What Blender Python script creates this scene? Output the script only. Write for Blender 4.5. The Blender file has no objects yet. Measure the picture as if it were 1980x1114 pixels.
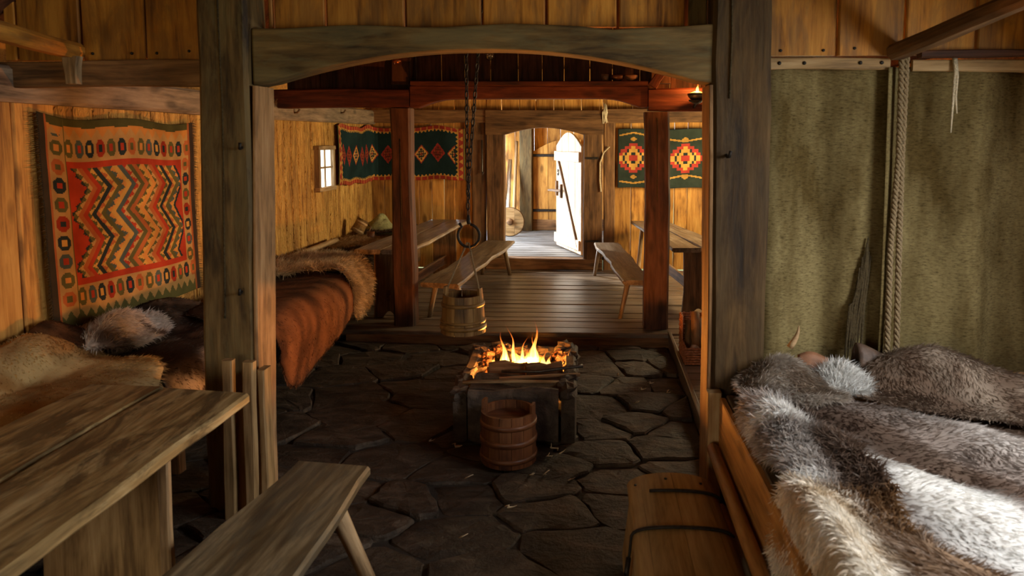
import bpy, bmesh, math, random
import numpy as np
from mathutils import Vector, Matrix

sc = bpy.context.scene
col = sc.collection
R = math.radians

# ------------------------------------------------------------------ camera
cam_d = bpy.data.cameras.new('camera')
cam = bpy.data.objects.new('camera', cam_d); col.objects.link(cam)
cam.location = (0, 0, 1.9)
cam.rotation_euler = (R(90 - 4.858463), 0, R(2.862405))
cam_d.sensor_width = 36; cam_d.lens = 25.4545
cam_d.shift_x = -0.0402766; cam_d.shift_y = -0.0858586
cam_d.clip_start = 0.05
cam_d.dof.use_dof = True; cam_d.dof.focus_distance = 8.0; cam_d.dof.aperture_fstop = 3.4
sc.camera = cam

# ------------------------------------------------------------------ sky, exposure
wd = bpy.data.worlds.new('overcast_sky'); sc.world = wd; wd.use_nodes = True
bg = wd.node_tree.nodes['Background']; bg.inputs[0].default_value = (0.93, 0.97, 1.0, 1); bg.inputs[1].default_value = 3.5
sc.view_settings.view_transform = 'Standard'; sc.view_settings.look = 'None'
sc.view_settings.exposure = 0.0; sc.view_settings.gamma = 1.0; sc.view_settings.use_curve_mapping = False
sc.cycles.use_denoising = True
sc.cycles.max_bounces = 7; sc.cycles.diffuse_bounces = 4; sc.cycles.sample_clamp_indirect = 4.0
sc.cycles.caustics_reflective = False; sc.cycles.caustics_refractive = False

def area(name, loc, direction, sx, sy, power, color):
    l = bpy.data.lights.new(name, 'AREA'); l.shape = 'RECTANGLE'; l.size = sx; l.size_y = sy
    l.energy = power; l.color = color
    o = bpy.data.objects.new(name, l); col.objects.link(o); o.location = loc
    o.rotation_euler = Vector(direction).to_track_quat('-Z', 'Y').to_euler()
    return o
sun = bpy.data.lights.new('sun', 'SUN'); sun.energy = 7.0; sun.angle = R(1.5); sun.color = (1, .95, .88)
sun_o = bpy.data.objects.new('sun', sun); col.objects.link(sun_o); sun_o.rotation_euler = Vector((.8, -.6, -.50)).to_track_quat('-Z', 'Y').to_euler(); sun_o.location = (-8, 18, 8)
# daylight seen at window_1; other windows and outer porch door assumed, added for light
area('assumed_daylight_porch', (-2.62, 12.3, 1.25), (1, -.12, -.08), 1.5, 2.1, 240, (.86, .94, 1.0))  # outer opening is unseen, assumed from the light on the open door
area('assumed_daylight_bed', (2.80, 1.95, 1.95), (-.74, -.06, -.70), 1.5, .9, 112, (.98, .97, .95))
area('assumed_daylight_front', (-1.9, -2.12, 1.45), (-.02, 1, -.05), 1.7, 1.3, 40, (1, .77, .40))
area('assumed_daylight_aisle', (2.72, 8.9, 1.55), (-1, .0, -.02), 1.3, .9, 190, (1, .78, .42))
area('assumed_daylight_hearth', (2.72, 5.6, 1.75), (-1, -.05, -.02), .8, .6, 6, (1, .80, .52))
area('daylight_window_small', (-3.52, 9.0, 1.55), (1, -.1, -.1), 1.5, .55, 34, (.95, .98, 1))

# ------------------------------------------------------------------ materials
def mat_new(name):
    m = bpy.data.materials.new(name); m.use_nodes = True
    nt = m.node_tree; nt.nodes.clear()
    out = nt.nodes.new('ShaderNodeOutputMaterial')
    return m, nt, out
def N(nt, t, **kw):
    n = nt.nodes.new('ShaderNode' + t)
    for k, v in kw.items():
        if k == 'inp':
            for kk, vv in v.items(): n.inputs[kk].default_value = vv
        else: setattr(n, k, v)
    return n
def ramp(nt, fac, stops):
    r = nt.nodes.new('ShaderNodeValToRGB'); e = r.color_ramp.elements
    while len(e) < len(stops): e.new(.5)
    for i, (p, c) in enumerate(stops):
        e[i].position = p; e[i].color = (*c, 1) if len(c) == 3 else c
    nt.links.new(fac, r.inputs[0]); return r.outputs[0]
def mixc(nt, fac, a, b, mode='MIX'):
    n = nt.nodes.new('ShaderNodeMix'); n.data_type = 'RGBA'; n.blend_type = mode
    for sock, v in ((n.inputs[0], fac), (n.inputs[6], a), (n.inputs[7], b)):
        if hasattr(v, 'is_linked'): nt.links.new(v, sock)
        else: sock.default_value = v if not isinstance(v, tuple) or len(v) == 4 else (*v, 1)
    return n.outputs[2]
def obj_coords(nt, scale):
    tc = N(nt, 'TexCoord'); oi = N(nt, 'ObjectInfo')
    mul = N(nt, 'VectorMath', operation='MULTIPLY_ADD')
    comb = N(nt, 'CombineXYZ')
    for i, k in enumerate((41., 23., 17.)):
        mm = N(nt, 'Math', operation='MULTIPLY', inp={1: k}); nt.links.new(oi.outputs['Random'], mm.inputs[0])
        nt.links.new(mm.outputs[0], comb.inputs[i])
    ad = N(nt, 'VectorMath', operation='ADD')
    nt.links.new(tc.outputs['Object'], ad.inputs[0]); nt.links.new(comb.outputs[0], ad.inputs[1])
    mp = N(nt, 'Mapping'); mp.inputs['Scale'].default_value = scale
    nt.links.new(ad.outputs[0], mp.inputs[0])
    return ad.outputs[0], mp.outputs[0], oi
def wood(name, dark, mid, light, rough=.75, bump=.35, grain=16., var=.35, patch=None, patch_amt=.5, rough_cut=0., spec=.3, knots=.6, hue=.0):
    """timber: grain runs along local X, tone varies from piece to piece"""
    m, nt, out = mat_new(name)
    b = N(nt, 'BsdfPrincipled', inp={'Roughness': rough, 'Specular IOR Level': spec}); nt.links.new(b.outputs[0], out.inputs[0])
    base, mp, oi = obj_coords(nt, (1.1, grain, grain))
    n1 = N(nt, 'TexNoise', inp={'Scale': 2.2, 'Detail': 7, 'Roughness': .65, 'Distortion': .35}); nt.links.new(mp, n1.inputs['Vector'])
    mp2 = N(nt, 'Mapping'); mp2.inputs['Scale'].default_value = (.8, 3.2, 3.2); nt.links.new(base, mp2.inputs[0])
    n2 = N(nt, 'TexNoise', inp={'Scale': 1.8, 'Detail': 4, 'Roughness': .6, 'Distortion': .8}); nt.links.new(mp2.outputs[0], n2.inputs['Vector'])
    mixf = N(nt, 'Mix'); mixf.inputs[0].default_value = .5
    nt.links.new(n1.outputs[0], mixf.inputs[2]); nt.links.new(n2.outputs[0], mixf.inputs[3])
    c = ramp(nt, mixf.outputs[0], [(.37, dark), (.5, mid), (.63, light)])
    # knots
    mp3 = N(nt, 'Mapping'); mp3.inputs['Scale'].default_value = (2.6, 6.5, 6.5); nt.links.new(base, mp3.inputs[0])
    v = N(nt, 'TexVoronoi', inp={'Scale': .9, 'Randomness': 1.0}); nt.links.new(mp3.outputs[0], v.inputs['Vector'])
    kf = N(nt, 'MapRange', inp={1: .10, 2: .24, 3: knots, 4: 0.}); nt.links.new(v.outputs['Distance'], kf.inputs[0])
    c = mixc(nt, kf.outputs[0], c, tuple(x * .5 for x in dark))
    if patch:
        n3 = N(nt, 'TexNoise', inp={'Scale': 2.6, 'Detail': 5, 'Roughness': .7, 'Distortion': .6}); nt.links.new(mp2.outputs[0], n3.inputs['Vector'])
        pf = N(nt, 'MapRange', inp={1: .48, 2: .58, 3: 0., 4: patch_amt}); nt.links.new(n3.outputs[0], pf.inputs[0])
        c = mixc(nt, pf.outputs[0], c, patch)
    hs = N(nt, 'HueSaturation'); vr = N(nt, 'MapRange', inp={3: 1 - var, 4: 1 + var}); nt.links.new(oi.outputs['Random'], vr.inputs[0])
    nt.links.new(vr.outputs[0], hs.inputs['Value']); nt.links.new(c, hs.inputs['Color'])
    nt.links.new(hs.outputs[0], b.inputs['Base Color'])
    rr = N(nt, 'MapRange', inp={3: rough - .15, 4: min(1, rough + .15)}); nt.links.new(n2.outputs[0], rr.inputs[0]); nt.links.new(rr.outputs[0], b.inputs['Roughness'])
    bm = N(nt, 'Bump', inp={'Strength': bump, 'Distance': .012}); nt.links.new(mixf.outputs[0], bm.inputs['Height'])
    if rough_cut > 0:      # adze-cut relief
        mp4 = N(nt, 'Mapping'); mp4.inputs['Scale'].default_value = (6, 11, 11); mp4.inputs['Rotation'].default_value = (0, 0, .6); nt.links.new(base, mp4.inputs[0])
        n4 = N(nt, 'TexNoise', inp={'Scale': 2.0, 'Detail': 3, 'Roughness': .5, 'Distortion': 1.2}); nt.links.new(mp4.outputs[0], n4.inputs['Vector'])
        bm2 = N(nt, 'Bump', inp={'Strength': rough_cut, 'Distance': .06}); nt.links.new(n4.outputs[0], bm2.inputs['Height'])
        nt.links.new(bm.outputs[0], bm2.inputs['Normal']); bm = bm2
    nt.links.new(bm.outputs[0], b.inputs['Normal'])
    return m
def plain(name, c, rough=.6, metal=0., bump=0., bscale=20., var=.25, spec=.4, c2=None):
    m, nt, out = mat_new(name)
    b = N(nt, 'BsdfPrincipled', inp={'Roughness': rough, 'Metallic': metal, 'Specular IOR Level': spec}); nt.links.new(b.outputs[0], out.inputs[0])
    base, mp, oi = obj_coords(nt, (1, 1, 1))
    n = N(nt, 'TexNoise', inp={'Scale': bscale, 'Detail': 6, 'Roughness': .6}); nt.links.new(base, n.inputs['Vector'])
    cc = ramp(nt, n.outputs[0], [(.35, tuple(x * (1 - var) for x in c)), (.65, c2 or tuple(min(1, x * (1 + var)) for x in c))])
    nt.links.new(cc, b.inputs['Base Color'])
    if bump:
        bm = N(nt, 'Bump', inp={'Strength': bump, 'Distance': .02}); nt.links.new(n.outputs[0], bm.inputs['Height']); nt.links.new(bm.outputs[0], b.inputs['Normal'])
    return m
def stone(name, a, b_, c_, bump=.5, layer=(3, 3, 3), rough=.7):
    m, nt, out = mat_new(name)
    b = N(nt, 'BsdfPrincipled', inp={'Roughness': rough, 'Specular IOR Level': .35}); nt.links.new(b.outputs[0], out.inputs[0])
    base, mp, oi = obj_coords(nt, layer)
    n = N(nt, 'TexNoise', inp={'Scale': 2.5, 'Detail': 9, 'Roughness': .62, 'Distortion': .5}); nt.links.new(mp, n.inputs['Vector'])
    n2 = N(nt, 'TexNoise', inp={'Scale': 34, 'Detail': 5, 'Roughness': .7}); nt.links.new(base, n2.inputs['Vector'])
    c = ramp(nt, n.outputs[0], [(.32, a), (.5, b_), (.68, c_)])
    hs = N(nt, 'HueSaturation'); vr = N(nt, 'MapRange', inp={3: .72, 4: 1.3}); nt.links.new(oi.outputs['Random'], vr.inputs[0])
    nt.links.new(vr.outputs[0], hs.inputs['Value']); nt.links.new(c, hs.inputs['Color']); nt.links.new(hs.outputs[0], b.inputs['Base Color'])
    mx = N(nt, 'Mix'); mx.inputs[0].default_value = .3; nt.links.new(n.outputs[0], mx.inputs[2]); nt.links.new(n2.outputs[0], mx.inputs[3])
    bm = N(nt, 'Bump', inp={'Strength': bump, 'Distance': .04}); nt.links.new(mx.outputs[0], bm.inputs['Height']); nt.links.new(bm.outputs[0], b.inputs['Normal'])
    return m
def woven(name, rough=.95, weave=260., bump=.3, attr='Col', fuzz=.25):
    m, nt, out = mat_new(name)
    b = N(nt, 'BsdfPrincipled', inp={'Roughness': rough, 'Specular IOR Level': .1}); nt.links.new(b.outputs[0], out.inputs[0])
    at = N(nt, 'Attribute', attribute_name=attr)
    tc = N(nt, 'TexCoord'); n = N(nt, 'TexNoise', inp={'Scale': weave, 'Detail': 2}); nt.links.new(tc.outputs['Object'], n.inputs['Vector'])
    n2 = N(nt, 'TexNoise', inp={'Scale': 6., 'Detail': 4}); nt.links.new(tc.outputs['Object'], n2.inputs['Vector'])
    v = N(nt, 'MapRange', inp={1: .3, 2: .7, 3: 1 - fuzz, 4: 1 + fuzz}); nt.links.new(n2.outputs[0], v.inputs[0])
    hs = N(nt, 'HueSaturation'); nt.links.new(at.outputs['Color'], hs.inputs['Color']); nt.links.new(v.outputs[0], hs.inputs['Value'])
    nt.links.new(hs.outputs[0], b.inputs['Base Color'])
    bm = N(nt, 'Bump', inp={'Strength': bump, 'Distance': .004}); nt.links.new(n.outputs[0], bm.inputs['Height']); nt.links.new(bm.outputs[0], b.inputs['Normal'])
    return m
def hair_mat(name, rough=.55):
    m, nt, out = mat_new(name)
    at = N(nt, 'Attribute', attribute_name='Col')
    b = N(nt, 'BsdfPrincipled', inp={'Roughness': rough, 'Specular IOR Level': .25}); nt.links.new(at.outputs['Color'], b.inputs['Base Color'])
    t = N(nt, 'BsdfTranslucent'); nt.links.new(at.outputs['Color'], t.inputs[0])
    mx = N(nt, 'MixShader', inp={0: .35}); nt.links.new(b.outputs[0], mx.inputs[1]); nt.links.new(t.outputs[0], mx.inputs[2]); nt.links.new(mx.outputs[0], out.inputs[0])
    return m
def canvas_mat():
    m, nt, out = mat_new('canvas_cloth')
    b = N(nt, 'BsdfPrincipled', inp={'Roughness': .95, 'Specular IOR Level': .1}); nt.links.new(b.outputs[0], out.inputs[0])
    tc = N(nt, 'TexCoord')
    mp = N(nt, 'Mapping'); mp.inputs['Scale'].default_value = (1, 1, 3.2); nt.links.new(tc.outputs['Object'], mp.inputs[0])
    n = N(nt, 'TexNoise', inp={'Scale': 38, 'Detail': 8, 'Roughness': .7}); nt.links.new(mp.outputs[0], n.inputs['Vector'])
    mp2 = N(nt, 'Mapping'); mp2.inputs['Scale'].default_value = (2.6, 1, .7); nt.links.new(tc.outputs['Object'], mp2.inputs[0])
    n2 = N(nt, 'TexNoise', inp={'Scale': 1.7, 'Detail': 4, 'Roughness': .6}); nt.links.new(mp2.outputs[0], n2.inputs['Vector'])
    c = ramp(nt, n.outputs[0], [(.32, (.068, .052, .022)), (.46, (.175, .14, .066)), (.68, (.25, .205, .10))])
    c2 = ramp(nt, n2.outputs[0], [(.38, (.45, .38, .26)), (.62, (1.1, 1.08, 1.0))])
    nt.links.new(mixc(nt, 1., c, c2, 'MULTIPLY'), b.inputs['Base Color'])
    bm = N(nt, 'Bump', inp={'Strength': .3, 'Distance': .004}); nt.links.new(n.outputs[0], bm.inputs['Height']); nt.links.new(bm.outputs[0], b.inputs['Normal'])
    return m
def flame_mat():
    m, nt, out = mat_new('flame')
    tc = N(nt, 'TexCoord'); sx = N(nt, 'SeparateXYZ'); nt.links.new(tc.outputs['Generated'], sx.inputs[0])
    n = N(nt, 'TexNoise', inp={'Scale': 5, 'Detail': 3}); nt.links.new(tc.outputs['Generated'], n.inputs['Vector'])
    ad = N(nt, 'Math', operation='MULTIPLY_ADD', inp={1: .35, 2: -.17}); nt.links.new(n.outputs[0], ad.inputs[0])
    a2 = N(nt, 'Math', operation='ADD'); nt.links.new(ad.outputs[0], a2.inputs[0]); nt.links.new(sx.outputs[2], a2.inputs[1])
    c = ramp(nt, a2.outputs[0], [(0, (1, .62, .20)), (.35, (1, .50, .10)), (.62, (1, .25, .03)), (1, (.8, .08, .0))])
    st = ramp(nt, a2.outputs[0], [(0, (1, 1, 1)), (.45, (.6, .6, .6)), (.8, (.12, .12, .12)), (1, (.03, .03, .03))])
    mul = N(nt, 'Math', operation='MULTIPLY', inp={1: 2.2}); nt.links.new(st, mul.inputs[0])
    e = N(nt, 'Emission'); nt.links.new(c, e.inputs[0]); nt.links.new(mul.outputs[0], e.inputs[1])
    tr = N(nt, 'BsdfTransparent'); mx = N(nt, 'AddShader')
    nt.links.new(tr.outputs[0], mx.inputs[0]); nt.links.new(e.outputs[0], mx.inputs[1]); nt.links.new(mx.outputs[0], out.inputs[0])
    return m
def ember_mat():
    m, nt, out = mat_new('glowing_ember')
    tc = N(nt, 'TexCoord'); n = N(nt, 'TexNoise', inp={'Scale': 16, 'Detail': 5, 'Roughness': .7}); nt.links.new(tc.outputs['Object'], n.inputs['Vector'])
    c = ramp(nt, n.outputs[0], [(.44, (.02, .006, .002)), (.56, (1, .16, .015)), (.72, (1, .42, .06))])
    st = ramp(nt, n.outputs[0], [(.44, (0, 0, 0)), (.56, (.35, .35, .35)), (.72, (1, 1, 1))])
    mul = N(nt, 'Math', operation='MULTIPLY', inp={1: 2.6}); nt.links.new(st, mul.inputs[0])
    b = N(nt, 'BsdfPrincipled', inp={'Base Color': (.03, .02, .015, 1), 'Roughness': .9, 'Specular IOR Level': .1})
    nt.links.new(c, b.inputs['Emission Color']); nt.links.new(mul.outputs[0], b.inputs['Emission Strength']); nt.links.new(b.outputs[0], out.inputs[0])
    return m
def horn_mat():
    m, nt, out = mat_new('milky_window_pane')
    t = N(nt, 'BsdfTranslucent', inp={0: (.92, .93, .90, 1)}); g = N(nt, 'BsdfTransparent', inp={0: (.95, .96, .95, 1)})
    mx = N(nt, 'MixShader', inp={0: .75}); nt.links.new(g.outputs[0], mx.inputs[1]); nt.links.new(t.outputs[0], mx.inputs[2]); nt.links.new(mx.outputs[0], out.inputs[0])
    return m
def glass_mat(name, tint, gl=.1):
    m, nt, out = mat_new(name)
    t = N(nt, 'BsdfTransparent', inp={0: (*tint, 1)}); g = N(nt, 'BsdfGlossy', inp={'Roughness': .05})
    mx = N(nt, 'MixShader', inp={0: gl}); nt.links.new(t.outputs[0], mx.inputs[1]); nt.links.new(g.outputs[0], mx.inputs[2]); nt.links.new(mx.outputs[0], out.inputs[0])
    return m

M = {}
M['wall'] = wood('golden_wall_timber', (.20, .08, .018), (.49, .235, .05), (.66, .36, .09), rough=.7, bump=.4, rough_cut=.0, knots=.7, var=.22)
M['wallrough'] = wood('adzed_wall_timber', (.22, .095, .022), (.52, .27, .06), (.68, .40, .11), rough=.7, bump=.4, rough_cut=1.0, knots=.4, var=.18)
M['part'] = wood('partition_timber', (.12, .042, .006), (.38, .155, .020), (.54, .25, .04), rough=.6, bump=.3, knots=.7, var=.2, patch=(.20, .10, .03), patch_amt=.5)
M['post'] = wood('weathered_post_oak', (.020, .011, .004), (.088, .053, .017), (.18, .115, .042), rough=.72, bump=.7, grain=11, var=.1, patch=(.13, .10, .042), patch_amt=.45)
M['postdark'] = wood('dark_post_oak', (.012, .006, .002), (.050, .026, .007), (.108, .060, .019), rough=.72, bump=.7, grain=11, var=.1, patch=(.080, .050, .018), patch_amt=.45)  # darker, warmer copy of the post oak
M['beam'] = wood('weathered_beam_oak', (.026, .015, .006), (.105, .066, .022), (.19, .125, .046), rough=.72, bump=.55, grain=10, var=.15, patch=(.12, .11, .055), patch_amt=.4)
M['greybeam'] = wood('grey_split_beam', (.07, .05, .035), (.24, .17, .115), (.38, .28, .19), rough=.8, bump=.8, grain=12, var=.1)
M['edge'] = wood('weathered_glow_timber', (.09, .045, .018), (.28, .15, .06), (.44, .27, .13), rough=.7, bump=.9, grain=12, var=.1)  # weathered side timber, made paler and more orange to carry the fire's glow
M['red'] = wood('red_stained_timber', (.024, .005, .003), (.095, .022, .009), (.17, .048, .02), rough=.62, bump=.5, grain=12, var=.12)
M['redpost'] = wood('red_brown_post', (.020, .007, .003), (.072, .027, .011), (.13, .056, .026), rough=.65, bump=.6, grain=11, var=.1)
M['brown'] = wood('brown_frame_timber', (.05, .025, .011), (.15, .075, .03), (.26, .14, .06), rough=.68, bump=.5, var=.2)
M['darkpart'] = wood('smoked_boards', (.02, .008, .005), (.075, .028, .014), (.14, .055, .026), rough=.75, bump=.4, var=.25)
M['table'] = wood('worn_table_timber', (.06, .036, .013), (.27, .185, .075), (.50, .39, .20), rough=.5, bump=.35, grain=12, var=.1, patch=(.055, .040, .018), patch_amt=.85, spec=.45)
M['tableleg'] = wood('pale_trestle_timber', (.13, .075, .028), (.32, .20, .085), (.44, .30, .15), rough=.65, bump=.3, var=.12)
M['bench'] = wood('dark_bench_timber', (.032, .02, .009), (.115, .078, .037), (.27, .205, .115), rough=.5, bump=.45, grain=12, var=.1, patch=(.07, .06, .042), patch_amt=.6, spec=.45)
M['fartable'] = wood('grey_table_timber', (.06, .04, .022), (.20, .135, .075), (.36, .27, .17), rough=.42, bump=.4, var=.12, patch=(.10, .065, .035), patch_amt=.5, spec=.5)
M['floorw'] = wood('grey_floor_plank', (.04, .027, .017), (.135, .098, .066), (.25, .19, .13), rough=.36, bump=.5, grain=12, var=.2, spec=.7)
M['porch'] = wood('pale_porch_plank', (.07, .07, .07), (.17, .175, .18), (.27, .28, .30), rough=.55, bump=.3, var=.1)
M['door'] = wood('scrubbed_door_pine', (.45, .32, .20), (.74, .58, .40), (.84, .72, .54), rough=.6, bump=.2, var=.06, knots=.4)
M['bucket'] = wood('bucket_stave', (.045, .018, .004), (.15, .075, .018), (.26, .145, .04), rough=.52, bump=.3, var=.12, spec=.3)
M['bucketdark'] = wood('dark_bucket_stave', (.030, .009, .004), (.095, .032, .011), (.15, .058, .02), rough=.45, bump=.35, var=.15)
M['chest'] = wood('chest_pine', (.20, .12, .042), (.40, .265, .105), (.52, .37, .17), rough=.5, bump=.2, var=.06, knots=.3)
M['bedwood'] = wood('orange_bed_pine', (.17, .075, .02), (.42, .21, .06), (.56, .31, .10), rough=.5, bump=.3, var=.12)
M['log'] = wood('firewood', (.06, .03, .014), (.20, .115, .055), (.36, .23, .12), rough=.85, bump=.8, var=.3)
M['stick'] = wood('pale_stick', (.14, .085, .04), (.34, .22, .11), (.50, .35, .19), rough=.7, bump=.4, var=.15)
M['birch'] = wood('birch_bark', (.10, .07, .05), (.62, .56, .48), (.78, .74, .68), rough=.75, bump=.5, var=.1, grain=4)
M['stone'] = stone('flagstone', (.013, .008, .005), (.042, .029, .018), (.105, .075, .050), layer=(1.6, 3.4, 4), bump=1.0, rough=.6)
M['hearth'] = stone('hearth_stone', (.018, .012, .009), (.055, .038, .027), (.11, .078, .056), bump=.8)
M['earth'] = plain('packed_earth', (.028, .019, .012), rough=.95, bump=.6, bscale=14)
M['ash'] = plain('ash', (.12, .10, .09), rough=.95, bump=.7, bscale=22)
M['iron'] = plain('black_iron', (.03, .026, .023), rough=.5, metal=.7, bump=.4, bscale=40)
M['brightiron'] = plain('worn_iron', (.10, .09, .08), rough=.38, metal=.8, bump=.3, bscale=40)
M['rope'] = plain('hemp_rope', (.30, .22, .12), rough=.95, bump=.8, bscale=120)
M['cord'] = plain('white_cord', (.66, .57, .40), rough=.95, bump=.6, bscale=120)
M['leather'] = plain('dark_leather', (.045, .026, .017), rough=.6, bump=.5, bscale=14, c2=(.10, .06, .04))
M['fringe'] = plain('dark_fringe', (.065, .045, .017), rough=.95, bump=.9, bscale=60)
M['wicker'] = plain('wicker', (.34, .115, .045), rough=.6, bump=.5, bscale=60, c2=(.50, .20, .09))
M['clay'] = plain('clay', (.22, .10, .05), rough=.6, bump=.2, bscale=20)
M['paper'] = plain('wood_shaving', (.55, .42, .27), rough=.9)
M['moss'] = plain('olive_cloth', (.30, .29, .13), rough=.95, bump=.4, bscale=30)
M['grass'] = plain('meadow', (.20, .24, .10), rough=1., bscale=3)
M['flax'] = plain('flax_tow', (.66, .58, .42), rough=.9)
M['wax'] = plain('tallow', (.75, .5, .2), rough=.5)
M['woven'] = woven('kilim_wool')
M['hair'] = hair_mat('fur_hair')
M['skin'] = woven('pelt_skin', bump=.1, weave=60)
M['canvas'] = canvas_mat()
M['flame'] = flame_mat(); M['ember'] = ember_mat()
M['pane'] = horn_mat(); M['bulb'] = glass_mat('clear_glass', (.8, .8, .78), .35)

# ------------------------------------------------------------------ mesh helpers
WM = {}
def link(name, me, parent=None, mw=None):
    o = bpy.data.objects.new(name, me); col.objects.link(o)
    mw = mw.copy() if mw is not None else Matrix.Identity(4)
    if parent is not None:
        o.parent = parent; o.matrix_parent_inverse = WM[parent].inverted()
    o.matrix_basis = mw; WM[o] = mw
    return o
def thing(name, label, cat, loc, group=None, rz=0.):
    o = link(name, None, None, Matrix.Translation(loc) @ Matrix.Rotation(rz, 4, 'Z'))
    o.empty_display_size = .1
    return tag(o, label, cat, group)
def tag(o, label, cat, group=None):
    o['label'] = label; o['category'] = cat
    if group: o['group'] = group
    return o
def struct(o, label=None):
    o['kind'] = 'structure'
    if label: o['label'] = label
    return o
def mesh(name, V, F, mat, smooth=False):
    me = bpy.data.meshes.new(name)
    me.from_pydata([tuple(v) for v in V], [], F)
    if mat is not None: me.materials.append(M[mat] if isinstance(mat, str) else mat)
    if smooth: me.polygons.foreach_set('use_smooth', [True] * len(me.polygons))
    me.update(); return me
def frame(a, b, nrm):
    a = Vector(a); b = Vector(b); x = (b - a).normalized(); z = Vector(nrm); z = (z - x * z.dot(x))
    if z.length < 1e-5: z = Vector((1, 0, 0)) - x * x.x
    z.normalize(); y = z.cross(x)
    m = Matrix.Identity(4)
    for i in range(3): m[i][0] = x[i]; m[i][1] = y[i]; m[i][2] = z[i]; m[i][3] = (a[i] + b[i]) / 2
    return m, (b - a).length
def board_mesh(name, L, W, T, mat, seed=0, seg=3, wob=.003, ch=.006, t0=1., t1=1., live=0., bow=0.):
    """sawn timber along X: chamfered section, slightly uneven along its length"""
    r = random.Random(seed); V = []; F = []
    ch = min(ch, W * .3, T * .3)
    ph = [r.uniform(0, 6.28) for _ in range(6)]
    for i in range(seg + 1):
        s = i / seg; x = (s - .5) * L; k = t0 + (t1 - t0) * s
        hw = W * .5 * k; ht = T * .5
        dy0 = wob * math.sin(ph[0] + s * 7) + r.uniform(-.5, .5) * wob + live * math.sin(ph[2] + s * 9) + live * .5 * math.sin(ph[3] + s * 21)
        dy1 = wob * math.sin(ph[1] + s * 6) + r.uniform(-.5, .5) * wob + live * math.sin(ph[4] + s * 8) + live * .5 * math.sin(ph[5] + s * 19)
        dz = wob * .6 * math.sin(ph[5] + s * 5) + r.uniform(-.3, .3) * wob + bow * (4 * s * (1 - s))
        xe = x + (r.uniform(-1, 1) * wob if i in (0, seg) else 0)
        for (y, z) in ((-hw + ch, -ht), (hw - ch, -ht), (hw, -ht + ch), (hw, ht - ch), (hw - ch, ht), (-hw + ch, ht), (-hw, ht - ch), (-hw, -ht + ch)):
            V.append((xe, y + (dy1 if y > 0 else dy0), z + dz))
    for i in range(seg):
        for j in range(8):
            a = i * 8 + j; b = i * 8 + (j + 1) % 8
            F.append((a, b, b + 8, a + 8))
    F.append(tuple(range(7, -1, -1))); F.append(tuple(seg * 8 + j for j in range(8)))
    return mesh(name, V, F, mat)
_sd = [100]
def board(name, mat, a, b, W, T, nrm=(0, 0, 1), parent=None, **kw):
    mw, L = frame(a, b, nrm); _sd[0] += 1
    kw.setdefault('seed', _sd[0])
    return link(name, board_mesh(name, L, W, T, mat, **kw), parent, mw)
def box(name, mat, lo, hi, parent=None, bev=0.):
    c = [(lo[i] + hi[i]) / 2 for i in range(3)]; d = [(hi[i] - lo[i]) / 2 for i in range(3)]
    V = [(x * d[0], y * d[1], z * d[2]) for x in (-1, 1) for y in (-1, 1) for z in (-1, 1)]
    F = [(0, 1, 3, 2), (4, 6, 7, 5), (0, 4, 5, 1), (2, 3, 7, 6), (0, 2, 6, 4), (1, 5, 7, 3)]
    o = link(name, mesh(name, V, F, mat), parent, Matrix.Translation(c))
    if bev: bevel(o, bev)
    return o
def bevel(o, w, seg=2):
    m = o.modifiers.new('bevel', 'BEVEL'); m.width = w; m.segments = seg; m.limit_method = 'ANGLE'; m.angle_limit = R(40)
    return o
def prism(name, mat, poly, T, mw, parent=None, bev=.006):
    """poly in local XY (counter-clockwise), extruded by T about local z=0"""
    n = len(poly)
    ar = sum(poly[i][0] * poly[(i + 1) % n][1] - poly[(i + 1) % n][0] * poly[i][1] for i in range(n))
    if ar < 0: poly = poly[::-1]
    V = [(x, y, -T / 2) for x, y in poly] + [(x, y, T / 2) for x, y in poly]
    F = [tuple(range(n - 1, -1, -1)), tuple(range(n, 2 * n))] + [(i, (i + 1) % n, n + (i + 1) % n, n + i) for i in range(n)]
    o = link(name, mesh(name, V, F, mat), parent, mw)
    if bev: bevel(o, bev)
    return o
def axes(origin, x, y):
    x = Vector(x).normalized(); y = Vector(y).normalized(); z = x.cross(y)
    m = Matrix.Identity(4)
    for i in range(3): m[i][0] = x[i]; m[i][1] = y[i]; m[i][2] = z[i]; m[i][3] = origin[i]
    return m
def merge_boxes(name, mat, boxes, parent=None):
    V = []; F = []
    for lo, hi in boxes:
        k = len(V)
        V += [(x, y, z) for x in (lo[0], hi[0]) for y in (lo[1], hi[1]) for z in (lo[2], hi[2])]
        F += [tuple(k + i for i in f) for f in ((0, 1, 3, 2), (4, 6, 7, 5), (0, 4, 5, 1), (2, 3, 7, 6), (0, 2, 6, 4), (1, 5, 7, 3))]
    return link(name, mesh(name, V, F, mat), parent)
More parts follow.
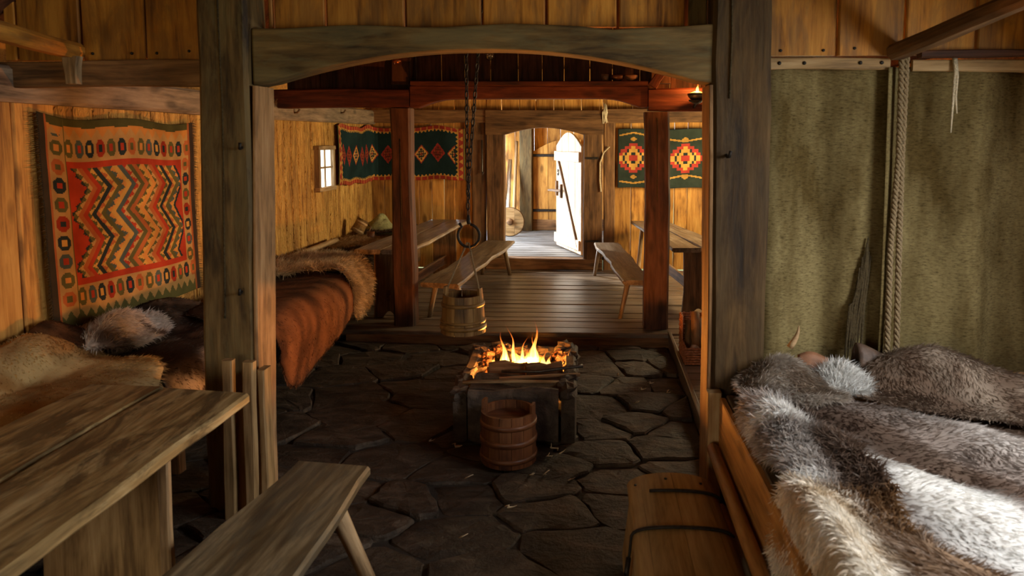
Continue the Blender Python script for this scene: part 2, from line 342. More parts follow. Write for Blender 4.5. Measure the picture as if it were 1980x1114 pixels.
def tube_mesh(name, pts, rad, mat, n=8, caps=True, smooth=True, closed=False, rough=0., seed=0, ell=1.):
    r = random.Random(seed); P = [Vector(p) for p in pts]; m = len(P)
    rad = rad if isinstance(rad, (list, tuple)) else [rad] * m
    V = []; F = []; up = None
    for i in range(m):
        if closed: d = P[(i + 1) % m] - P[i - 1]
        else: d = P[min(i + 1, m - 1)] - P[max(i - 1, 0)]
        d.normalize()
        if up is None: up = Vector((0, 0, 1)) if abs(d.z) < .9 else Vector((1, 0, 0))
        s = d.cross(up); 
        if s.length < 1e-4: s = d.orthogonal()
        s.normalize(); up = s.cross(d).normalized()
        for j in range(n):
            a = 2 * math.pi * j / n; q = rad[i] * (1 + r.uniform(-rough, rough))
            V.append(P[i] + s * (math.cos(a) * q) + up * (math.sin(a) * q * ell))
    for i in range(m if closed else m - 1):
        i2 = (i + 1) % m
        for j in range(n):
            F.append((i * n + j, i * n + (j + 1) % n, i2 * n + (j + 1) % n, i2 * n + j))
    if caps and not closed:
        F.append(tuple(range(n - 1, -1, -1))); F.append(tuple((m - 1) * n + j for j in range(n)))
    return mesh(name, V, F, mat, smooth)
def tube(name, mat, pts, rad, parent=None, **kw):
    c = Vector(pts[0]); return link(name, tube_mesh(name, [Vector(p) - c for p in pts], rad, mat, **kw), parent, Matrix.Translation(c))
def pole(name, mat, a, b, r0, r1=None, parent=None, n=10, seg=5, rough=.05, bend=0.):
    """round stick whose local X is its length, so that the grain follows it"""
    mw, L = frame(a, b, (0, 0, 1)); _sd[0] += 1; r1 = r0 if r1 is None else r1
    pts = [((i / seg - .5) * L, bend * math.sin(math.pi * i / seg), 0) for i in range(seg + 1)]
    return link(name, tube_mesh(name, pts, [r0 + (r1 - r0) * i / seg for i in range(seg + 1)], mat, n=n, rough=rough, seed=_sd[0]), parent, mw)
def lathe_mesh(name, prof, mat, n=24, smooth=True):
    V = []; F = []
    for r, z in prof:
        for j in range(n):
            a = 2 * math.pi * j / n; V.append((r * math.cos(a), r * math.sin(a), z))
    for i in range(len(prof) - 1):
        for j in range(n):
            F.append((i * n + j, i * n + (j + 1) % n, (i + 1) * n + (j + 1) % n, (i + 1) * n + j))
    F.append(tuple(range(n - 1, -1, -1))); F.append(tuple((len(prof) - 1) * n + j for j in range(n)))
    return mesh(name, V, F, mat, smooth)
# smooth lattice noise for cloth, pelts and rocks
_rng = np.random.default_rng(7); _LAT = _rng.random((64, 64))
def vnoise(u, v):
    u = np.asarray(u, float); v = np.asarray(v, float)
    iu = np.floor(u).astype(int); iv = np.floor(v).astype(int); fu = u - iu; fv = v - iv
    fu = fu * fu * (3 - 2 * fu); fv = fv * fv * (3 - 2 * fv)
    g = lambda a, b: _LAT[a % 64, b % 64]
    return (g(iu, iv) * (1 - fu) + g(iu + 1, iv) * fu) * (1 - fv) + (g(iu, iv + 1) * (1 - fu) + g(iu + 1, iv + 1) * fu) * fv
def fbm(u, v, s=0., o=4):
    t = 0; a = .5; tot = 0
    for i in range(o):
        t = t + a * vnoise(u * 2 ** i + s * 7.3 + i * 5.1, v * 2 ** i + s * 3.7 + i * 9.7); tot += a; a *= .5
    return t / tot
def rock_mesh(name, rx, ry, rz, mat, seed, lat=7, lon=10, amp=.35):
    r = random.Random(seed); V = [(0, 0, -rz)]; F = []
    for i in range(1, lat):
        p = math.pi * i / lat - math.pi / 2
        for j in range(lon):
            a = 2 * math.pi * j / lon; k = 1 + r.uniform(-amp, amp) * .5
            V.append((rx * k * math.cos(a) * math.cos(p) ** .6, ry * k * math.sin(a) * math.cos(p) ** .6, rz * k * math.sin(p)))
    V.append((0, 0, rz)); e = len(V) - 1
    for j in range(lon):
        F.append((0, 1 + (j + 1) % lon, 1 + j)); F.append((e, e - lon + j, e - lon + (j + 1) % lon))
    for i in range(lat - 2):
        for j in range(lon):
            a = 1 + i * lon + j; b = 1 + i * lon + (j + 1) % lon; F.append((a, b, b + lon, a + lon))
    return mesh(name, V, F, mat)
def grid_obj(name, Pf, nu, nv, colf, mat, parent=None, thick=.006, smooth=True, origin=(0, 0, 0)):
    """cloth: Pf(u,v) in 0..1 gives points, colf(u,v) the dyed colour of each small cell"""
    u, v = np.meshgrid(np.linspace(0, 1, nu + 1), np.linspace(0, 1, nv + 1), indexing='ij')
    P = np.stack(Pf(u.ravel(), v.ravel()), 1) - np.array(origin)
    idx = np.arange((nu + 1) * (nv + 1)).reshape(nu + 1, nv + 1)
    F = np.stack([idx[:-1, :-1], idx[1:, :-1], idx[1:, 1:], idx[:-1, 1:]], -1).reshape(-1, 4)
    me = bpy.data.meshes.new(name)
    me.vertices.add(len(P)); me.vertices.foreach_set('co', P.astype(np.float32).ravel())
    me.loops.add(F.size); me.loops.foreach_set('vertex_index', F.astype(np.int32).ravel())
    me.polygons.add(len(F)); me.polygons.foreach_set('loop_start', np.arange(0, F.size, 4, dtype=np.int32)); me.polygons.foreach_set('loop_total', np.full(len(F), 4, np.int32))
    me.update(calc_edges=True)
    if smooth: me.polygons.foreach_set('use_smooth', [True] * len(F))
    if colf is not None:
        uc, vc = np.meshgrid((np.arange(nu) + .5) / nu, (np.arange(nv) + .5) / nv, indexing='ij')
        C = colf(uc.ravel(), vc.ravel())
        at = me.color_attributes.new('Col', 'FLOAT_COLOR', 'CORNER')
        at.data.foreach_set('color', np.repeat(np.concatenate([C, np.ones((len(C), 1))], 1), 4, 0).astype(np.float32).ravel())
    me.materials.append(M[mat])
    o = link(name, me, parent, Matrix.Translation(origin))
    if thick:
        s = o.modifiers.new('thickness', 'SOLIDIFY'); s.thickness = thick; s.offset = 0
    return o
# ================================================================== THE SETTING
XL, XR, YF, YR = -3.2, 2.5, -2.0, 10.5
rnd = random.Random(5)
g = struct(box('ground', 'grass', (-40, -40, -.5), (40, 60, -.3)), 'meadow around the timber house')
# ---- floor: earth, flagstones, plank floors
floor = struct(box('floor', 'earth', (XL - .25, YF - .2, -.32), (XR + .25, YR - .05, -.125)), 'dark floor of flagstones and grey planks')
SEEDS = [(-2.23, 6.88), (-1.74, 6.87), (-2.47, 6.7), (-1.31, 7.0), (-0.15, 6.95), (0.32, 6.95), (0.71, 6.92), (-2.01, 6.42), (-1.39, 6.45), (-0.04, 6.55), (0.42, 6.61), (0.12, 6.22), (0.42, 6.27), (0.7, 6.33), (-2.53, 6.32), (-2.6, 5.88), (-2.17, 5.86), (-1.56, 6.07), (-1.18, 5.99), (0.32, 5.77), (0.68, 5.78), (0.01, 5.84), (-1.93, 5.42), (-2.37, 5.34), (-1.3, 5.72), (-1.15, 5.4), (-1.65, 5.06), (0.05, 5.29), (0.5, 5.37), (0.74, 5.28), (-1.74, 4.68), (-2.13, 4.75), (-1.16, 4.93), (0.34, 5.01), (0.65, 4.89), (0.04, 4.87), (-1.86, 4.35), (0.08, 4.51), (0.51, 4.58), (-1.22, 4.31), (-0.8, 4.19), (-0.24, 4.28), (0.61, 4.29), (-0.97, 3.85), (-0.75, 3.9), (-0.29, 3.99), (-0.16, 3.76), (0.19, 4.11), (-1.22, 3.63), (-0.67, 3.48), (-0.04, 3.42), (0.15, 3.83), (-1.46, 3.9), (-1.67, 3.83), (-1.36, 3.33), (-1.05, 3.17), (-0.47, 3.17), (-2.39, 4.04), (-2.2, 3.66), (-2.14, 3.33), (-1.77, 3.22), (-1.88, 3.54), (-0.51, 4.5), (-0.74, 4.82), (-0.21, 4.84), (-2.08, 4.19), (-1.96, 3.81),
         (-.6, 6.5), (-.9, 6.75), (-.5, 5.6), (-2.6, 5.1), (-2.6, 4.5), (-2.65, 3.5), (-1.0, 2.65), (-.45, 2.75), (.2, 2.95), (.62, 3.3), (-1.7, 2.65), (-2.3, 2.75), (-.6, 2.15), (.2, 2.3), (-1.5, 1.95), (.62, 2.6), (-2.4, 2.0), (.6, 3.75)]
def clip(poly, px, py, nx, ny):
    out = []
    for i in range(len(poly)):
        a = poly[i]; b = poly[(i + 1) % len(poly)]
        da = (a[0] - px) * nx + (a[1] - py) * ny; db = (b[0] - px) * nx + (b[1] - py) * ny
        if da <= 0: out.append(a)
        if (da < 0) != (db < 0):
            t = da / (da - db); out.append((a[0] + (b[0] - a[0]) * t, a[1] + (b[1] - a[1]) * t))
    return out
for k, (sx, sy) in enumerate(SEEDS):
    poly = [(-2.8, 1.6), (.765, 1.6), (.765, 6.92), (-2.8, 6.92)]
    for j, (qx, qy) in enumerate(SEEDS):
        if j == k: continue
        if abs(qx - sx) > 2 or abs(qy - sy) > 2: continue
        poly = clip(poly, (sx + qx) / 2, (sy + qy) / 2, qx - sx, (qy - sy) * 1.9)   # slabs lie longer across the hall
    if len(poly) < 3: continue
    r = random.Random(900 + k)
    cx = sum(p[0] for p in poly) / len(poly); cy = sum(p[1] for p in poly) / len(poly)
    # cut corners, walk the outline, ragged edge
    ring = []
    for i in range(len(poly)):
        a = poly[i]; b = poly[(i + 1) % len(poly)]; L = math.hypot(b[0] - a[0], b[1] - a[1])
        if L < .05: continue
        for t in ((.07, .36, .65, .93) if L > .22 else (.2, .8)):
            ring.append((a[0] + (b[0] - a[0]) * t, a[1] + (b[1] - a[1]) * t))
    if len(ring) < 4: continue
    gap = r.uniform(.003, .010); tx = r.uniform(-.025, .025); ty = r.uniform(-.05, .05); h = r.uniform(-.02, .016)
    V = []; F = []; n = len(ring)
    jit = [(r.uniform(-.014, .014), r.uniform(-.014, .014)) for _ in ring]
    for lv, (ins, z) in enumerate(((0., -.09), (.001, -.014), (.010, -.003), (.07, .001 + r.uniform(-.003, .005)))):
        for (x, y), (jx, jy) in zip(ring, jit):
            dx = x - cx; dy = y - cy; d = math.hypot(dx, dy) or 1; s = max(.35, 1 - (gap + ins) / d)
            X = dx * s + jx; Y = dy * s + jy
            V.append((X, Y, z + (X * tx + Y * ty) * (1 if lv else 0) + (r.uniform(-.004, .004) if lv > 1 else 0)))
    V.append((0, 0, r.uniform(0, .01)))
    for lv in range(3):
        for i in range(n): F.append((lv * n + i, lv * n + (i + 1) % n, (lv + 1) * n + (i + 1) % n, (lv + 1) * n + i))
    for i in range(n): F.append((3 * n + i, 3 * n + (i + 1) % n, 4 * n))
    link('flagstone', mesh('flagstone', V, F, 'stone'), floor, Matrix.Translation((cx, cy, -.1 + h)))
y = 6.95
while y < YR - .08:
    w = rnd.uniform(.16, .25); w = min(w, YR - .06 - y)
    if w > .05:
        board('floor_plank', 'floorw', (XL + .05, y + w / 2, -.028 + rnd.uniform(-.007, .005)), (XR - .03, y + w / 2, -.028 + rnd.uniform(-.007, .005)), w - .012, .055, parent=floor, wob=.004, ch=.010, seg=12)
    y += w
y = 3.98
while y < 6.9:
    w = min(rnd.uniform(.17, .24), 6.93 - y)
    if w > .06: board('platform_plank', 'floorw', (.80, y + w / 2, -.03), (XR - .03, y + w / 2, -.03), w - .008, .055, parent=floor, wob=.003)
    y += w
board('platform_edge', 'floorw', (.785, 3.95, -.08), (.785, 7.02, -.08), .175, .035, nrm=(1, 0, 0), parent=floor, seg=8, wob=.006)
board('floor_edge', 'brown', (-2.4, 6.935, -.09), (.78, 6.935, -.09), .11, .03, nrm=(0, 1, 0), parent=floor, seg=8, wob=.004)
# porch floor behind the doorway
y = 10.62
while y < 13.7:
    w = min(rnd.uniform(.18, .26), 13.72 - y)
    if w > .06: board('porch_plank', 'porch', (-2.5, y + w / 2, .132), (.62, y + w / 2, .132), w - .008, .05, parent=floor, wob=.003)
    y += w

# ---- left wall
WY0, WY1, WZ0, WZ1 = 8.30, 8.76, 1.31, 1.78
wl = struct(merge_boxes('wall_left', 'wall', [((XL - .16, YF, -.3), (XL - .07, WY0, 2.5)), ((XL - .16, WY1, -.3), (XL - .07, YR + .1, 2.5)),
                                             ((XL - .16, WY0, -.3), (XL - .07, WY1, WZ0)), ((XL - .16, WY0, WZ1), (XL - .07, WY1, 2.5))]), 'golden wall of upright timber boards')
y = -1.9
while y < YR - .02:
    w = rnd.uniform(.13, .2) if y > 4 else rnd.uniform(.22, .34)
    if y < WY0 < y + w: w = WY0 - y
    if y < WY1 < y + w: w = WY1 - y
    if abs(y - WY0) < .001: w = WY1 - WY0
    if y < 3.93 < y + w: w = 3.93 - y if 3.93 - y > .1 else w
    w = min(w, YR - y)
    pr = rnd.uniform(-.006, .008) + (.02 if 3.3 < y < 3.9 else 0)
    mt = 'wall' if y < 3.9 else 'wallrough'
    segs = [(.3, 2.22)] if not (y >= WY0 - .001 and y + w <= WY1 + .001) else [(.3, WZ0), (WZ1, 2.22)]
    for z0, z1 in segs:
        board('wall_board', mt, (XL - .035 + pr, y + w / 2, z0), (XL - .035 + pr, y + w / 2, z1), w - .007, .07, nrm=(1, 0, 0), parent=wl, wob=.003, ch=.012, seg=4)
    y += w
board('wall_plate', 'greybeam', (XL + .0, 1.2, 2.19), (XL + .0, YR - .02, 2.2), .20, .17, nrm=(1, 0, 0), parent=wl, seg=14, wob=.006, ch=.02)
for yy, zz in ((7.0, 2.25), (8.1, 2.26), (7.55, 2.17), (9.0, 2.22)):
    tube('wooden_peg', 'brown', [(XL + .06, yy, zz), (XL + .12, yy, zz + .005), (XL + .14, yy + .01, zz + .04)], .011, wl, n=6)
# ---- little window
w1 = struct(link('window_1', None), 'small bright window with a white frame')
for a, b, ww in (((XL + .03, WY0 - .01, WZ0), (XL + .03, WY0 - .01, WZ1), .05), ((XL + .03, WY1 + .01, WZ0), (XL + .03, WY1 + .01, WZ1), .05)):
    board('frame_side', 'stick', a, b, ww, .08, nrm=(1, 0, 0), parent=w1, wob=.001, seg=2)
for z in (WZ0 - .01, WZ1 + .01):
    board('frame_rail', 'stick', (XL + .03, WY0 - .05, z), (XL + .03, WY1 + .05, z), .05, .09, nrm=(1, 0, 0), parent=w1, wob=.001, seg=2)
board('mullion', 'stick', (XL + .03, 8.53, WZ0), (XL + .03, 8.53, WZ1), .022, .03, nrm=(1, 0, 0), parent=w1, wob=.001, seg=2)
board('mullion', 'stick', (XL + .03, WY0, 1.555), (XL + .03, WY1, 1.555), .022, .03, nrm=(1, 0, 0), parent=w1, wob=.001, seg=2)
for ya, yb in ((WY0, 8.52), (8.54, WY1)):
    for za, zb in ((WZ0, 1.545), (1.565, WZ1)): box('pane', 'pane', (XL + .022, ya, za), (XL + .027, yb, zb), w1)

# ---- rear wall with light between its boards
wr = struct(link('wall_rear', None), 'rear plank wall with daylight between the boards')
def vboards(edges, z0, z1, mat, y, parent, gap=.004, slits=(), T=.035, name='wall_board'):
    for a, b in zip(edges[:-1], edges[1:]):
        g0 = .006 if any(abs(a - s) < .01 for s in slits) else gap / 2; g1 = .006 if any(abs(b - s) < .01 for s in slits) else gap / 2
        dy = rnd.uniform(-.004, .004)
        board(name, mat, ((a + b + g0 - g1) / 2, y + dy, z0), ((a + b + g0 - g1) / 2, y + dy, z1), b - a - g0 - g1, T, nrm=(0, -1, 0), parent=parent, wob=.0015, ch=.006, seg=3)
SL = (-1.97, -1.74, .60, 1.02)
vboards([-3.3, -3.02, -2.83, -2.66, -2.5, -2.31, -2.13, -1.97, -1.71], 0, 2.14, 'wall', 10.53, wr, slits=SL)
vboards([.362, .60, .81, 1.02, 1.22, 1.41, 1.63, 1.85, 2.05, 2.28, 2.6], 0, 2.14, 'wall', 10.53, wr, slits=SL)
ed = [-3.3, -2.98, -2.7, -2.45, -2.2, -1.97, -1.74, -1.5, -1.28, -1.02, -.78, -.52, -.38, -.12, .14, .19, .4, .62, .85, 1.1, 1.35, 1.6, 1.85, 2.1, 2.6]
vboards(ed, 2.28, 2.9, 'wall', 10.56, wr, slits=(-1.97, -1.74, -.52, -.12, .19, -1.28, -.78))
board('wall_post', 'brown', (-1.605, 10.49, -.02), (-1.605, 10.49, 2.3), .20, .13, nrm=(0, -1, 0), parent=wr, seg=6, wob=.004, ch=.012)
board('wall_post', 'brown', (.285, 10.49, -.02), (.285, 10.49, 2.3), .16, .13, nrm=(0, -1, 0), parent=wr, seg=6, wob=.004, ch=.012)
board('cross_beam', 'brown', (-3.2, 10.46, 2.22), (-1.5, 10.46, 2.22), .19, .12, nrm=(0, -1, 0), parent=wr, seg=5, wob=.005)
board('cross_beam', 'brown', (.18, 10.46, 2.22), (2.5, 10.46, 2.22), .19, .12, nrm=(0, -1, 0), parent=wr, seg=6, wob=.005)
prism('gable', 'wall', [(-3.4, 0), (-3.4, -.35), (2.7, -.35), (2.7, 0), (-.35, 2.0)], .05, axes((0, 10.64, 2.98), (1, 0, 0), (0, 0, 1)), wr, 0)
# door frame
arc = [(-1.225 + (1.135) * i / 16, 1.955 + .10 * math.sin(math.pi * i / 16)) for i in range(17)]
d1f = struct(link('trim_1', None), 'brown timber frame of the arched doorway')
prism('lintel', 'brown', [(-1.50, 2.31), (-1.50, 1.955)] + arc + [(.20, 1.955), (.20, 2.30)], .17, axes((0, 10.47, 0), (1, 0, 0), (0, 0, 1)), d1f)
board('jamb', 'brown', (-1.357, 10.48, 0), (-1.357, 10.48, 1.96), .262, .16, nrm=(0, -1, 0), parent=d1f, seg=5, wob=.004, ch=.012)
board('jamb', 'brown', (.048, 10.48, 0), (.048, 10.48, 1.96), .272, .16, nrm=(0, -1, 0), parent=d1f, seg=5, wob=.004, ch=.012)
board('sill', 'brown', (-1.5, 10.47, .08), (.19, 10.47, .08), .165, .2, nrm=(0, -1, 0), parent=d1f, seg=5, wob=.004, ch=.012)
for zz in (1.62, .42): board('hinge_pin', 'iron', (-.06, 10.385, zz), (.13, 10.385, zz), .03, .012, nrm=(0, -1, 0), parent=d1f, seg=2)
# the open arched door: leaf hinged on the right jamb, swung into the porch
d1 = struct(link('door_1', None, None, Matrix.Translation((-.105, 10.60, .185))), 'arched pale door standing open into the porch')
ux = Vector((-.44, 1.13, 0)).normalized(); LW = 1.14
nrmv = Vector((-.94, -.36, 0))
def leaf(a, b): # vertical board of the leaf with arched top, local X = up
    pts = [(0, a), (0, b)] + [(1.60 + .21 * math.sin(math.pi * min(1, max(0, (b + (a - b) * i / 5) / LW))), b + (a - b) * i / 5) for i in range(6)]
    return pts
for a, b in ((0, .26), (.265, .55), (.555, .86), (.865, LW)):
    prism('door_board', 'door', leaf(a, b - .004), .035, axes(WM[d1].translation, (0, 0, 1), ux), d1, .004)
def on_leaf(s, z, off): return WM[d1].translation + ux * s + Vector((0, 0, z)) + nrmv * off
for zz in (1.44, .13):
    board('batten', 'door', on_leaf(.03, zz, .032), on_leaf(LW + .02, zz, .032), .15, .03, nrm=nrmv, parent=d1, seg=3)
board('brace', 'brown', on_leaf(.10, .10, .03), on_leaf(.98, 1.36, .03), .035, .03, nrm=nrmv, parent=d1, seg=3)
board('latch_plate', 'brown', on_leaf(.86, .78, .035), on_leaf(.86, 1.0, .035), .05, .03, nrm=nrmv, parent=d1, seg=2)
lpz = board('latch_plate', 'brown', on_leaf(1.07, .80, .035), on_leaf(1.07, 1.04, .035), .05, .03, nrm=nrmv, parent=d1, seg=2)
board('latch_bar', 'brown', on_leaf(.78, .90, .06), on_leaf(1.42, .87, .06), .04, .03, nrm=nrmv, parent=lpz, seg=3)
tube('pull_ring', 'iron', [on_leaf(.98 + .03 * math.cos(t), 1.18 + .05 * math.sin(t), .04) for t in np.linspace(0, 6.0, 10)], .008, d1, n=6)
# ---- porch shell
wp = struct(link('wall_porch', None), 'pale boarded porch beyond the doorway')
vboards([-2.55, -2.3, -2.05, -1.8, -1.6, -1.42, -1.3, -1.05, -.8, -.55, -.3, -.05, .2, .45, .65], .1, 2.6, 'wall', 13.78, wp)
merge_boxes('porch_shell', 'wall', [((.64, 10.66, 0), (.72, 13.85, 2.6)), ((-2.62, 10.66, 0), (-2.54, 11.5, 2.6)), ((-2.62, 13.1, 0), (-2.54, 13.85, 2.6)), ((-2.62, 11.5, 2.3), (-2.54, 13.1, 2.6)), ((-2.7, 10.62, 2.6), (.8, 13.9, 2.7))], wp)  # gap in the left side is an assumed outer door for daylight
board('porch_post', 'post', (-1.19, 13.62, .16), (-1.19, 13.62, 2.6), .24, .2, nrm=(0, -1, 0), parent=wp, seg=5, wob=.005, ch=.015)
board('plinth', 'brown', (-1.07, 13.68, .27), (.4, 13.68, .27), .2, .1, nrm=(0, -1, 0), parent=wp, seg=3)
d2 = struct(link('door_2', None), 'yellow arched cupboard door with black strap hinges')
def leaf2(a, b):
    pts = [(.36, a), (.36, b)] + [(1.66 + .22 * math.sin(math.pi * .5 * min(1, (b + (a - b) * i / 5) / .6)), b + (a - b) * i / 5) for i in range(6)]
    return pts
for a, b in ((0., .28), (.285, .57), (.575, .9)):
    prism('door_board', 'wall', leaf2(a, b), .04, axes((-1.06, 13.66, 0), (0, 0, 1), (1, 0, 0)), d2, .004)
for zz in (1.585, .545):
    sh = board('strap_hinge', 'iron', (-1.13, 13.62, zz), (-.25, 13.62, zz), .05, .02, nrm=(0, -1, 0), parent=d2, seg=2)
    link('hinge_eye', lathe_mesh('hinge_eye', [(.035, -.04), (.04, 0), (.035, .04)], 'iron', 10), sh, Matrix.Translation((-1.12, 13.56, zz)))

# ---- unseen sides: right wall and front wall, each with assumed windows added for light
def holed(name, x0, x1, along, z1, holes, axis):
    bx = []; cur = along[0]
    for (a, b, za, zb) in sorted(holes):
        bx.append(((cur, a), (-.3, z1))); bx.append(((a, b), (-.3, za))); bx.append(((a, b), (zb, z1))); cur = b
    bx.append(((cur, along[1]), (-.3, z1)))
    if axis == 'x': return merge_boxes(name, 'wall', [((x0, p[0], q[0]), (x1, p[1], q[1])) for p, q in bx])
    return merge_boxes(name, 'wall', [((p[0], x0, q[0]), (p[1], x1, q[1])) for p, q in bx])
RH = [(1.3, 2.9, 1.25, 2.3), (5.2, 6.0, 1.45, 2.05), (8.25, 9.55, 1.1, 2.0)]  # unseen openings assumed along the right wall to let light in
wrt = struct(holed('wall_right', XR + .06, XR + .14, (YF, YR + .1), 2.5, RH, 'x'), 'right plank wall with three assumed window openings')
FH = [(-2.75, -1.05, .75, 2.1)]  # unseen opening added behind the camera to light the foreground
wf = struct(holed('wall_front', YF - .1, YF, (XL - .1, XR + .1), 4.9, FH, 'y'), 'front wall behind the viewer with an assumed window opening')
y = 4.1
while y < YR - .02:
    w = rnd.uniform(.17, .24)
    for e in (5.2, 6.0, 8.25, 9.55):
        if y < e - .001 < y + w: w = e - y
    w = min(w, YR - y); mid = y + w / 2
    hole = [h for h in RH if h[0] < mid < h[1]]
    for z0, z1 in ([(0, 2.25)] if not hole else [(0, hole[0][2]), (hole[0][3], 2.25)]):
        board('wall_board', 'wall', (XR + .035, mid, z0), (XR + .035, mid, z1), w - .004, .05, nrm=(-1, 0, 0), parent=wrt, seg=2)
    y += w
board('wall_plate', 'greybeam', (XR, 3.9, 2.26), (XR, YR, 2.26), .18, .14, nrm=(-1, 0, 0), parent=wrt, seg=6)
for k, (a, b, za, zb) in enumerate(RH + FH):
    w_ = struct(link('window_%d' % (k + 2), None), 'assumed unseen window opening with a cross of bars')  # bars for the added windows, which are assumed and out of view
    if k < 3:
        board('mullion', 'stick', (XR + .1, (a + b) / 2, za), (XR + .1, (a + b) / 2, zb), .03, .03, nrm=(1, 0, 0), parent=w_, seg=1)
        board('mullion', 'stick', (XR + .1, a, (za + zb) / 2), (XR + .1, b, (za + zb) / 2), .03, .03, nrm=(1, 0, 0), parent=w_, seg=1)
    else:
        board('mullion', 'stick', ((a + b) / 2, YF - .05, za), ((a + b) / 2, YF - .05, zb), .03, .03, nrm=(0, 1, 0), parent=w_, seg=1)
        board('mullion', 'stick', (a, YF - .05, (za + zb) / 2), (b, YF - .05, (za + zb) / 2), .03, .03, nrm=(0, 1, 0), parent=w_, seg=1)
cg = struct(prism('ceiling', 'darkpart', [(-4.4, 1.68), (-.35, 4.75), (2.8, 2.36), (2.8, 2.48), (-.35, 4.9), (-4.4, 1.80)], 13.0, axes((0, 4.35, 0), (1, 0, 0), (0, 0, 1)), None, 0), 'dark smoked roof boards over the hall')  # left eave drawn out low, out of view, to block sun from the left window

# ---- board partitions above the beams
pn = struct(link('wall_partition', None), 'golden boards closing the space above the near arch')
vboards([-3.2, -3.124, -2.764, -2.401, -2.05], 2.325, 3.05, 'part', 3.88, pn, gap=.012, T=.04)
vboards([-1.735, -1.70, -1.415, -.985, -.573, -.232, .145, .50], 2.485, 3.3, 'part', 3.9, pn, gap=.014, T=.04)
vboards([.505, .612], 2.485, 3.3, 'post', 3.88, pn, gap=.014, T=.04)
vboards([.92, 1.292, 1.635, 2.0, 2.5], 2.333, 3.05, 'part', 3.93, pn, gap=.014, T=.04)
for x_, z_ in ((-2.70, 2.36), (-2.48, 2.36), (-2.34, 2.36), (-2.16, 2.37), (1.0, 2.36), (1.22, 2.36), (1.38, 2.37), (1.56, 2.37), (-2.93, 2.4)):
    link('nail_head', lathe_mesh('nail_head', [(.008, -.004), (.008, .001), (.004, .004)], 'iron', 8), pn, Matrix.Translation((x_, 3.856 if x_ < 0 else 3.906, z_)) @ Matrix.Rotation(R(90), 4, 'X'))
pm = struct(link('wall_loft', None), 'dark smoked boards above the red beam')
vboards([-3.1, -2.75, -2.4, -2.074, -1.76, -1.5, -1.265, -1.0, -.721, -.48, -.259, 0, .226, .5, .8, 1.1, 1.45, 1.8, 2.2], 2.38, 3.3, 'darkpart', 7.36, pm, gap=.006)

for x_ in (-1.88, .69): board('loft_upright', 'redpost', (x_, 7.27, 2.44), (x_, 7.27, 3.3), .2, .1, nrm=(0, -1, 0), parent=pm, seg=4, wob=.004, ch=.012)
# ---- posts and beams
def post(name, mat, x0, x1, y0, y1, z0, z1, label, lean=(0, 0), seg=14, wob=.008):
    t = thing(name, label, 'post', ((x0 + x1) / 2, (y0 + y1) / 2, z0))
    board('shaft', mat, ((x0 + x1) / 2, (y0 + y1) / 2, z0), ((x0 + x1) / 2 + lean[0], (y0 + y1) / 2 + lean[1], z1), x1 - x0, y1 - y0, nrm=(0, -1, 0), parent=t, seg=seg, wob=wob, ch=.02)
    return t
def crack(t, pts, w=.007, mat='iron'):
    tube('drying_crack', 'fringe', pts, w, t, n=5)
def nail_hook(t, p, d=(0, -1, 0)):
    p = Vector(p); d = Vector(d)
    tube('iron_hook', 'iron', [p, p + d * .03 + Vector((0, 0, -.012)), p + d * .05 + Vector((.006, 0, -.012)), p + d * .055 + Vector((.012, 0, .018))], .008, t, n=6)
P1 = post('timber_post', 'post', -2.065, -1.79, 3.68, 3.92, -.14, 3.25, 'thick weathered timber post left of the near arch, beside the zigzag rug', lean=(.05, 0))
crack(P1, [(-1.925, 3.677, .95), (-1.915, 3.677, 1.3), (-1.9, 3.677, 1.75), (-1.895, 3.677, 2.1), (-1.9, 3.677, 2.62)], .006)
board('weathered_glow_edge', 'edge', (-1.784, 3.80, -.13), (-1.734, 3.80, 2.17), .225, .022, nrm=(1, 0, 0), parent=P1, seg=12, wob=.005, ch=.006)  # pale slab added on the fire side, fire glow put into its orange
nail_hook(P1, (-1.80, 3.69, 1.86)); nail_hook(P1, (-1.83, 3.69, 1.10))
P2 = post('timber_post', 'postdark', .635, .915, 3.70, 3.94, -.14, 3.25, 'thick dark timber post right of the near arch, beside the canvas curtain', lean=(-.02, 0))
crack(P2, [(.70, 3.697, 2.1), (.705, 3.697, 2.4), (.70, 3.697, 2.7)], .005)
board('weathered_glow_edge', 'edge', (.630, 3.82, -.13), (.614, 3.82, 2.17), .225, .022, nrm=(-1, 0, 0), parent=P2, seg=12, wob=.005, ch=.006)  # same added slab with painted fire glow, right post
nail_hook(P2, (.69, 3.705, 1.82))
P3 = post('timber_post', 'redpost', -1.975, -1.765, 7.14, 7.33, -.14, 2.205, 'red brown timber post beside the left table behind the hanging bucket', lean=(-.015, 0), seg=10)
crack(P3, [(-1.89, 7.137, .4), (-1.88, 7.137, 1.1), (-1.885, 7.137, 1.9)], .005)
P4 = post('timber_post', 'redpost', .56, .80, 7.12, 7.33, -.14, 2.165, 'red brown timber post under the oil lamp at the plank platform', lean=(-.02, 0), seg=10)
crack(P4, [(.665, 7.117, 1.3), (.66, 7.117, 1.7), (.655, 7.117, 2.1)], .005)
t = thing('arched_beam', 'weathered arched beam spanning the two near posts', 'beam', (-.57, 3.8, 2.18))
n_ = 28; x0, x1 = -1.752, .622
bot = []
for i in range(n_ + 1):
    s = i / n_; d = abs(2 * s - 1)
    bot.append((x0 + (x1 - x0) * s, 2.175 + .178 * (1 - max(0, (d - .05) / .92) ** 1.9 if d < .97 else 0)))
top = [(x1 - (x1 - x0) * i / 14, 2.475 + .008 * math.sin(i * 1.3) - (.02 if 1 <= i <= 3 else 0)) for i in range(15)]
prism('beam_body', 'beam', [(a + .575, b - 2.18) for a, b in bot + top], .17, axes((-.575, 3.805, 2.18), (1, 0, 0), (0, 0, 1)), t, .012)
